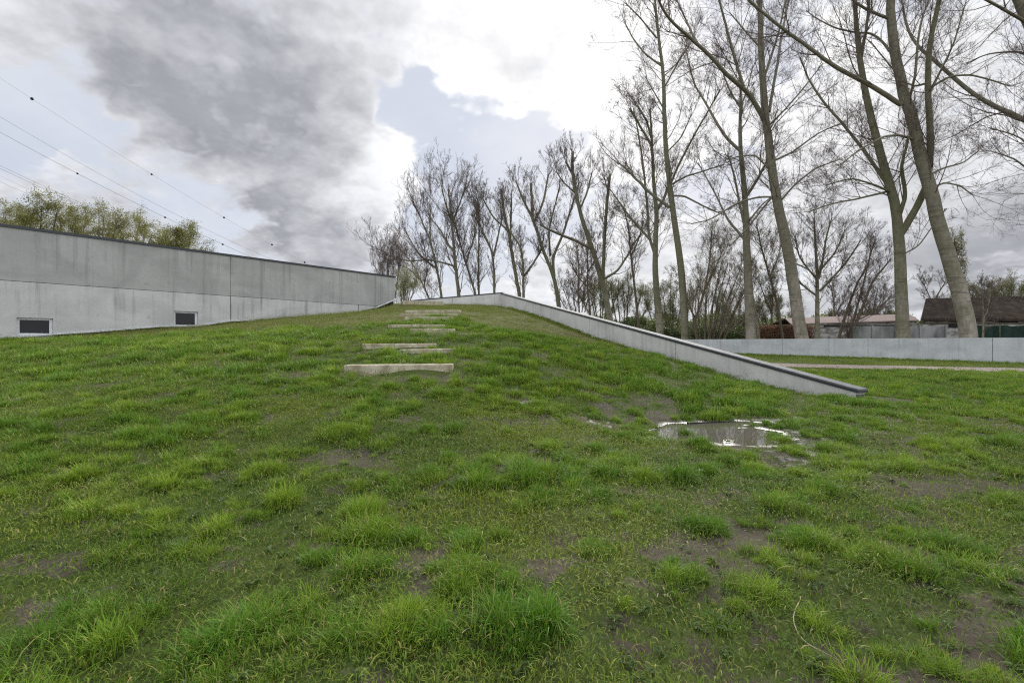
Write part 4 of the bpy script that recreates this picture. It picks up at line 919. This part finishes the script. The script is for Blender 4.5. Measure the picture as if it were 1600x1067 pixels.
# ------------------------------------------------------------------ grass
LIB = bpy.data.collections.new('plant_library')     # source clumps, not linked to the scene
def blade_mesh(name, n, rad, h, w, lean, flat=0., seg=3, curl=1.0, tipw=.15):
    base = rng.normal(size=(n, 2))*rad*.5; az = rng.random(n)*2*math.pi
    outw = np.arctan2(base[:, 1], base[:, 0]); az = np.where(rng.random(n) < .75, outw+rng.normal(size=n)*.7, az)
    hh = h*(.45+.75*rng.random(n)); th = lean*(.3+1.0*rng.random(n)); ww = w*(.6+.7*rng.random(n))
    V = np.zeros((n, (seg+1)*2, 3)); p = np.stack([base[:, 0], base[:, 1], np.full(n, -.01)], 1); ang = th*.35
    for k in range(seg+1):
        side = np.stack([-np.sin(az), np.cos(az), np.zeros(n)], 1); wk = (ww*(1-(1-tipw)*(k/seg)**1.6)/2)[:, None]
        V[:, 2*k] = p-side*wk; V[:, 2*k+1] = p+side*wk
        st = hh/seg; p = p+np.stack([np.cos(az)*np.sin(ang)*st, np.sin(az)*np.sin(ang)*st, np.cos(ang)*st], 1); ang = np.minimum(ang+th*curl/seg, 1.9); az = az+rng.normal(size=n)*.12
    V[:, :, 2] = np.maximum(V[:, :, 2], -.012+.004*rng.random((n, 1)))
    me = bpy.data.meshes.new(name); nv = V.shape[1]; me.vertices.add(n*nv); me.vertices.foreach_set('co', V.astype(np.float32).ravel())
    f = []; o = np.arange(n)[:, None]*nv
    L = np.concatenate([o+np.array([[2*k, 2*k+1, 2*k+3, 2*k+2]]) for k in range(seg)], 1).ravel().astype(np.int32)
    me.loops.add(len(L)); me.loops.foreach_set('vertex_index', L); me.polygons.add(len(L)//4); me.polygons.foreach_set('loop_start', (np.arange(len(L)//4)*4).astype(np.int32))
    me.polygons.foreach_set('use_smooth', np.ones(len(L)//4, bool)); me.update(calc_edges=True)
    br = np.repeat(rng.random(n), nv); a = me.attributes.new('blade', 'FLOAT', 'POINT'); a.data.foreach_set('value', br.astype(np.float32))
    hg = np.tile(np.repeat(np.linspace(0, 1, seg+1), 2), n); a = me.attributes.new('along', 'FLOAT', 'POINT'); a.data.foreach_set('value', hg.astype(np.float32))
    return me
def rosette_mesh(name, n, size, up=.35):
    mb = MB()
    br = []
    for i in range(n):
        az = random.random()*6.28; L = size*random.uniform(.5, 1.1); w = L*random.uniform(.22, .4); el = random.uniform(.1, up)
        r0 = random.uniform(0, size*.5); cx, cy = r0*math.cos(az*1.7), r0*math.sin(az*1.7)
        d = np.array([math.cos(az), math.sin(az)]); s = np.array([-d[1], d[0]])
        def pt(t, o): x = cx+d[0]*L*t+s[0]*o; y = cy+d[1]*L*t+s[1]*o; return (x, y, .008+L*(el*2.2*t-el*1.9*t*t)+abs(o)*.35)
        mb.add([pt(0, 0), pt(.35, w*.5), pt(.7, w*.45), pt(1, 0), pt(.7, -w*.45), pt(.35, -w*.5)], [(0, 1, 2, 3), (0, 3, 4, 5)]); br += [random.random()]*6
    me = mb.mesh(name); a = me.attributes.new('blade', 'FLOAT', 'POINT'); a.data.foreach_set('value', np.array(br, np.float32))
    a = me.attributes.new('along', 'FLOAT', 'POINT'); a.data.foreach_set('value', np.full(len(br), .6, np.float32)); return me
def grass_mat(name, dark, mid, yel, dry, spec=.12):
    m, t, b = mat(name, mid, .55, spec)
    A = t.n.new('ShaderNodeAttribute'); A.attribute_name = 'blade'
    G = t.n.new('ShaderNodeAttribute'); G.attribute_name = 'along'
    I = t.n.new('ShaderNodeAttribute'); I.attribute_type = 'INSTANCER'; I.attribute_name = 'tint'
    c = t.mix(t.rng(A.outputs['Fac'], 0, 1, smooth=False), dark, mid)
    c = t.mix(t.rng(I.outputs['Fac'], .0, 1., 0, 1, False), c, t.mix(A.outputs['Fac'], mid, yel))
    c = t.mix(t.math('MULTIPLY', t.rng(A.outputs['Fac'], .90, .93), .8), c, dry)
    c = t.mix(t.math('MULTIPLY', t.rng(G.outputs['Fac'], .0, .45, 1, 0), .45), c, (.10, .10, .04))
    t.put(b.inputs['Base Color'], c)
    tr = t.n.new('ShaderNodeBsdfTranslucent'); t.put(tr.inputs['Color'], t.mix(.5, c, (.16, .26, .02)))
    mx = t.n.new('ShaderNodeMixShader'); mx.inputs[0].default_value = .20; o = t.n['Material Output']
    t.l.new(b.outputs[0], mx.inputs[1]); t.l.new(tr.outputs[0], mx.inputs[2]); t.l.new(mx.outputs[0], o.inputs[0]); return m
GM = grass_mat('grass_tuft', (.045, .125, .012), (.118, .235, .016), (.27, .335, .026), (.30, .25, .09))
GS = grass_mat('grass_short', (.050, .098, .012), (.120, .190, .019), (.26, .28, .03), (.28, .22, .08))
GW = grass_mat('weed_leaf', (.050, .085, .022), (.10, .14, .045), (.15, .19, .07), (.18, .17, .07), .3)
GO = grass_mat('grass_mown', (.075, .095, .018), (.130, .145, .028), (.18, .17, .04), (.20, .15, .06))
def lib(name, me, m):
    me.materials.append(m); o = bpy.data.objects.new(name, me); LIB.objects.link(o); return o
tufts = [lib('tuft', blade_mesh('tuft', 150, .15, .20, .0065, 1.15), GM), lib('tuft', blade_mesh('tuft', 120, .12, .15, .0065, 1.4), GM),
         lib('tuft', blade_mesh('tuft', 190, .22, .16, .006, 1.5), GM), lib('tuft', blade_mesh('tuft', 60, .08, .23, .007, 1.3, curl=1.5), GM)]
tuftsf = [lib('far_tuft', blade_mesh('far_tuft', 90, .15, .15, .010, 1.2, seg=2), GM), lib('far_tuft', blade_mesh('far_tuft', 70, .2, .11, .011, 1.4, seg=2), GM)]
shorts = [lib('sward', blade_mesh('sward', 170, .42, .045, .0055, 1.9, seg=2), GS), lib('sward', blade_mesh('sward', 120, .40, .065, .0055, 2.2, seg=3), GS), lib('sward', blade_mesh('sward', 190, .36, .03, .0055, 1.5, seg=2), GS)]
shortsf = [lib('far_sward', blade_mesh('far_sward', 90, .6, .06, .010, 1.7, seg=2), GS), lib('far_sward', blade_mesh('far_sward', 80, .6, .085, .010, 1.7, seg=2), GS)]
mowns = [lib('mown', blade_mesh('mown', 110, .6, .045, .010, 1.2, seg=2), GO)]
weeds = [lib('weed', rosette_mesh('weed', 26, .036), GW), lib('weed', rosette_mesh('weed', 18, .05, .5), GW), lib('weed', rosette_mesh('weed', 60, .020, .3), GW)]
def scatter(name, label, srcs, X, Y, Z, scl, tint, m):
    """one object whose points carry clumps (geometry nodes)"""
    me = bpy.data.meshes.new(name); n = len(X); me.vertices.add(n); me.vertices.foreach_set('co', np.stack([X, Y, Z], 1).astype(np.float32).ravel())
    a = me.attributes.new('scl', 'FLOAT', 'POINT'); a.data.foreach_set('value', scl.astype(np.float32))
    a = me.attributes.new('tint', 'FLOAT', 'POINT'); a.data.foreach_set('value', tint.astype(np.float32))
    a = me.attributes.new('vi', 'INT', 'POINT'); a.data.foreach_set('value', rng.integers(0, len(srcs), n).astype(np.int32))
    rot = np.stack([rng.normal(size=n)*.15, rng.normal(size=n)*.15, rng.random(n)*6.283], 1)
    a = me.attributes.new('rotv', 'FLOAT_VECTOR', 'POINT'); a.data.foreach_set('vector', rot.astype(np.float32).ravel())
    o = link(name, me, m); tag(o, label, 'grass', kind='stuff')
    ng = bpy.data.node_groups.new(name, 'GeometryNodeTree'); ng.interface.new_socket('Geometry', in_out='INPUT', socket_type='NodeSocketGeometry'); ng.interface.new_socket('Geometry', in_out='OUTPUT', socket_type='NodeSocketGeometry')
    N_ = ng.nodes; Lk = ng.links; gi = N_.new('NodeGroupInput'); go = N_.new('NodeGroupOutput')
    iop = N_.new('GeometryNodeInstanceOnPoints'); g2i = N_.new('GeometryNodeGeometryToInstance')
    for s in reversed(srcs):
        oi = N_.new('GeometryNodeObjectInfo'); oi.inputs['Object'].default_value = s; Lk.new(oi.outputs['Geometry'], g2i.inputs[0])
    def na(nm, ty): q = N_.new('GeometryNodeInputNamedAttribute'); q.data_type = ty; q.inputs['Name'].default_value = nm; return q.outputs['Attribute']
    m2p = N_.new('GeometryNodeMeshToPoints'); Lk.new(gi.outputs[0], m2p.inputs[0]); Lk.new(m2p.outputs[0], iop.inputs['Points'])
    Lk.new(g2i.outputs[0], iop.inputs['Instance']); iop.inputs['Pick Instance'].default_value = True; Lk.new(na('vi', 'INT'), iop.inputs['Instance Index'])
    Lk.new(na('rotv', 'FLOAT_VECTOR'), iop.inputs['Rotation']); Lk.new(na('scl', 'FLOAT'), iop.inputs['Scale']); Lk.new(iop.outputs[0], go.inputs[0])
    md = o.modifiers.new('scatter', 'NODES'); md.node_group = ng; return o
def candidates(d0, d1, dens, pw=1.0):
    """random points in the lawn seen by (and somewhat around) the view, between two distances"""
    area = (d1*d1-d0*d0)*1.30; n = int(area*dens); y = np.sqrt(d0*d0+(d1*d1-d0*d0)*rng.random(n)); x = (rng.random(n)*2-1)*(1.30*y+.4)
    ok = (sd_bld(x, y) > .12) & ~((np.abs(sd_ramp(x, y)) < .24) & (y > 13.1) & (y < 40.2)) & ~((y > 34.5) & (sd_back(x, y) > -.3) & (sd_ramp(x, y) < 0))
    ok &= ~((sd_ramp(x, y) > 0) & (y > 13.5) & (x < 11-(y-13)*.30))     # hidden strip right behind the ramp wall
    for (a, b_, h, d, dp, lab) in STEPS:
        xa, xb = (a[0]-800)/F*d, (b_[0]-800)/F*d; ok &= ~((x > xa-.02) & (x < xb+.02) & (y > d-.05) & (y < d+dp))
    return x[ok], y[ok]
pcx = np.array(pc)
def onpath(x, y):
    r = np.full(len(x), 99.)
    for q in pcx: r = np.minimum(r, np.hypot(x-q[0], y-q[1]))
    return r < 2.6+.5*(fbm(x*1.2, y*1.2, 2)-.5)
def tintf(x, y, n): 
    return np.clip((fbm(x*.5+7, y*.5+31, 3)-.5)*2.6+.30+.25*sstep(0, 6, x-.1*y)+rng.normal(size=n)*.22, 0, 1)
# short sward
X, Y = candidates(1.5, 9, 56); bb = bare(X, Y); k = rng.random(len(X)) < np.clip(.95-1.5*np.clip(bb, 0, 2), .02, 1)
X, Y = X[k], Y[k]; Z = ground_z(X, Y); k = Z > -.05; X, Y, Z = X[k], Y[k], Z[k]
scatter('short_grass', 'short matted grass between the tufts near the viewer', shorts, X, Y, Z+.006, .75+.6*rng.random(len(X)), tintf(X, Y, len(X)), GS)
X, Y = candidates(9, 23, 25); bb = bare(X, Y); k = (rng.random(len(X)) < np.clip(1.1-1.3*np.clip(bb, 0, 2), .03, 1)) & (mown(X, Y) < .5)
X, Y = X[k], Y[k]; Z = ground_z(X, Y); k = Z > -.045; X, Y, Z = X[k], Y[k], Z[k]
scatter('meadow_grass', 'matted green grass on the lower slope of the mound', shortsf, X, Y, Z, .6+.5*rng.random(len(X)), np.clip(tintf(X, Y, len(X))-.25, 0, 1), GS)
X, Y = candidates(20, 56, 5); bb = bare(X, Y); k = (rng.random(len(X)) < np.clip(1.1-1.3*np.clip(bb-.2, 0, 2), .1, 1)) & (mown(X, Y) < .5) & (Y+X*.0 > 20) & ((Y < 40) | (X > 8))
k &= ~onpath(X, Y); k &= ((X-FA[0])*FN[0]+(Y-FA[1])*FN[1]) > 0
X, Y = X[k], Y[k]; Z = ground_z(X, Y)
scatter('distant_grass', 'grass about the path and far edge of the lawn', shortsf, X, Y, Z, .9+.7*rng.random(len(X)), tintf(X, Y, len(X)), GS)
X, Y = candidates(15, 41, 18); k = (mown(X, Y) > .35+.3*rng.random(len(X))); X, Y = X[k], Y[k]; Z = ground_z(X, Y)
scatter('mown_grass', 'short olive grass on the crest and along the building foot', mowns, X, Y, Z, .6+.5*rng.random(len(X)), np.clip(.4+rng.normal(size=len(X))*.3, 0, 1), GO)
# long tufts, clustered
def tuft_prob(x, y):
    n = fbm(x*2.3+3, y*2.3+60, 3, .6); return np.clip((n-.46)*8, 0, 1)*np.clip(1.0-1.2*np.clip(bare(x, y)-.1, 0, 1), .08, 1)
def sizef(x, y): return .55+.75*np.clip((fbm(x*.9+90, y*.9, 2)-.3)*2, 0, 1)
def clusters(d0, d1, dens, per, size):
    """tussocks: domed clusters of clumps, bigger clumps in the middle"""
    X, Y = candidates(d0, d1, dens); n0 = fbm(X*1.6+3, Y*1.6+60, 3, .6)
    k = rng.random(len(X)) < np.clip((n0-.42)*6, .04, 1)*np.clip(1.05-1.0*np.clip(bare(X, Y)-.15, 0, 1), .12, 1)
    X, Y = X[k], Y[k]; n = len(X); rad = size*(.35+1.0*rng.random(n)**1.7+.5*np.clip(fbm(X*.7+40, Y*.7, 2)-.45, 0, 1)); el = 1+1.1*rng.random(n); th = rng.random(n)*3.14
    tint = np.clip((fbm(X*.45, Y*.45+12, 2)-.5)*1.8+.36-.16*sstep(8, 13, Y)+rng.normal(size=n)*.38, 0, 1); hs = .55+.6*rng.random(n)
    cnt = np.maximum(1, (per*(rad/size)**2*el*.8).astype(int)); i = np.repeat(np.arange(n), cnt); m_ = len(i)
    rr = rng.random(m_)**.7; a = rng.random(m_)*6.283; u = rr*np.cos(a)*rad[i]*el[i]; v = rr*np.sin(a)*rad[i]
    x = X[i]+u*np.cos(th[i])-v*np.sin(th[i]); y = Y[i]+u*np.sin(th[i])+v*np.cos(th[i])
    sc = hs[i]*(1.15-.75*rr)*(.55+.5*rad[i]/size); z = ground_z(x, y)+.02*(1-rr)*(rad[i]/size)
    ok = (z > -.048) & (sd_bld(x, y) > .1) & (mown(x, y) < .5) & ~onpath(x, y)
    ok &= ~((np.abs(sd_ramp(x, y)) < .22) & (y > 13.1) & (y < 40.2))
    for (p, q, h, d, dp, lab) in STEPS:
        xa, xb = (p[0]-800)/F*d, (q[0]-800)/F*d; ok &= ~((x > xa-.02) & (x < xb+.02) & (y > d-.12-.55*(vnoise(x*2.2, y*0+d) > .42)) & (y < d+dp+.05))
    return x[ok], y[ok], z[ok], sc[ok], np.clip(tint[i]+rng.normal(size=m_)*.10, 0, 1)[ok]
X, Y, Z, sc, ti = clusters(1.5, 10, 31, 6, .10)
scatter('tufted_grass', 'long soft grass tufts standing out of the lawn in the foreground', tufts, X, Y, Z, sc*.74, ti, GM)
X, Y, Z, sc, ti = clusters(10, 26, 30, 4, .13)
scatter('slope_tufts', 'lush grass tufts covering the slope around the steps', tuftsf, X, Y, Z, sc*1.25, ti, GM)
X, Y, Z, sc, ti = clusters(1.5, 11, 30, 2.2, .06)
scatter('low_tufts', 'small low grass tufts filling the lawn between the long ones', tufts, X, Y, Z, sc*.42, np.clip(ti+.15, 0, 1), GS)
# along the walls
tt = rng.random(900)**.8*.9; q = RA[None]+(RB-RA)[None]*tt[:, None]-RN[None]*(.22+.5*rng.random((900, 1))**1.6)
k = fbm(tt*60, tt*0, 3) > .42; q = q[k & (q[:, 1] > 13.8)]
s2 = rng.random(900); q2 = FL(1100)[None]+(FL(2000)-FL(1100))[None]*s2[:, None]+FN[None]*(.1+1.3*rng.random((900, 1)))
q = np.concatenate([q, q2]); Z = ground_z(q[:, 0], q[:, 1])
far_k = np.clip(q[:, 1]/28., .8, 1.8)
scatter('wall_foot_grass', 'rank grass growing along the foot of the walls', tuftsf, q[:, 0], q[:, 1], Z, far_k*(.5+.75*rng.random(len(q)))*sstep(11.5, 16.5, q[:, 1]), np.clip(rng.normal(size=len(q))*.2+.12, 0, 1), GM)
# weeds
X, Y = candidates(1.5, 9, 60); bb = bare(X, Y); pr = np.clip((fbm(X*1.6+200, Y*1.6, 3)-.42)*4.5, .08, 1)*(.45+.55*sstep(-2, 2, X)); k = rng.random(len(X)) < pr; X, Y = X[k], Y[k]; Z = ground_z(X, Y)+.008; k = Z > -.045; X, Y, Z = X[k], Y[k], Z[k]
scatter('broadleaf_weeds', 'small broad leaved weeds scattered over the bare earth', weeds, X, Y, Z, .6+.8*rng.random(len(X)), rng.random(len(X)), GW)

# ------------------------------------------------------------------ small things
def lay(px, py):    # point on the ground under a pixel
    lo_, hi = 1.5, 40.
    for d in np.linspace(1.5, 40, 800):
        q = P(px, py, d)
        if q[2] < gz1(q[0], q[1]): return np.array([q[0], q[1], gz1(q[0], q[1])])
    return q
M['straw'] = mottled('dry_stem', (.42, .36, .24), (.26, .22, .15), 8)
M['wetedge'] = mat('wet_edge', (.02, .017, .014), .4, .4)[0]
def stem(name, label, pix, r, m, lift=.012):
    Q = np.array([lay(*p) for p in pix]); Q[:, 2] += lift; Q, _ = resample(Q, np.zeros(len(Q)), 16); Q[:, 2] += .006*np.sin(np.arange(16)*1.1)
    for _ in range(2): Q[1:-1] = (Q[:-2]+2*Q[1:-1]+Q[2:])/4
    root = MB(); root.smooth = True; root.tube(Q, np.linspace(r, r*.55, 16), 6); o = root.build(name, m); tag(o, label, 'twig'); return o
stem('dry_stem', 'long pale dry stem curving across the mud near the lower right corner', [(1250,952),(1240,966),(1239,985),(1247,1003),(1262,1018),(1278,1027),(1296,1040),(1318,1052)], .0035, M['straw'], .03)
stem('dry_stem', 'short straight pale stem lying right of the mud patches', [(1476,802),(1492,807),(1508,811)], .004, M['straw'], .03)
stem('dry_stem', 'thin dead stem arching over the earth at bottom centre', [(722,1010),(738,990),(752,968)], .003, M['straw'], .05)
stem('edge_rod', 'dark straight edge crossing the puddle', [(1074,664),(1100,662.5),(1125,661.5),(1150,661)], .018, M['wetedge'], .03)  # thin rod added for a dark edge resembling a sunken kerb
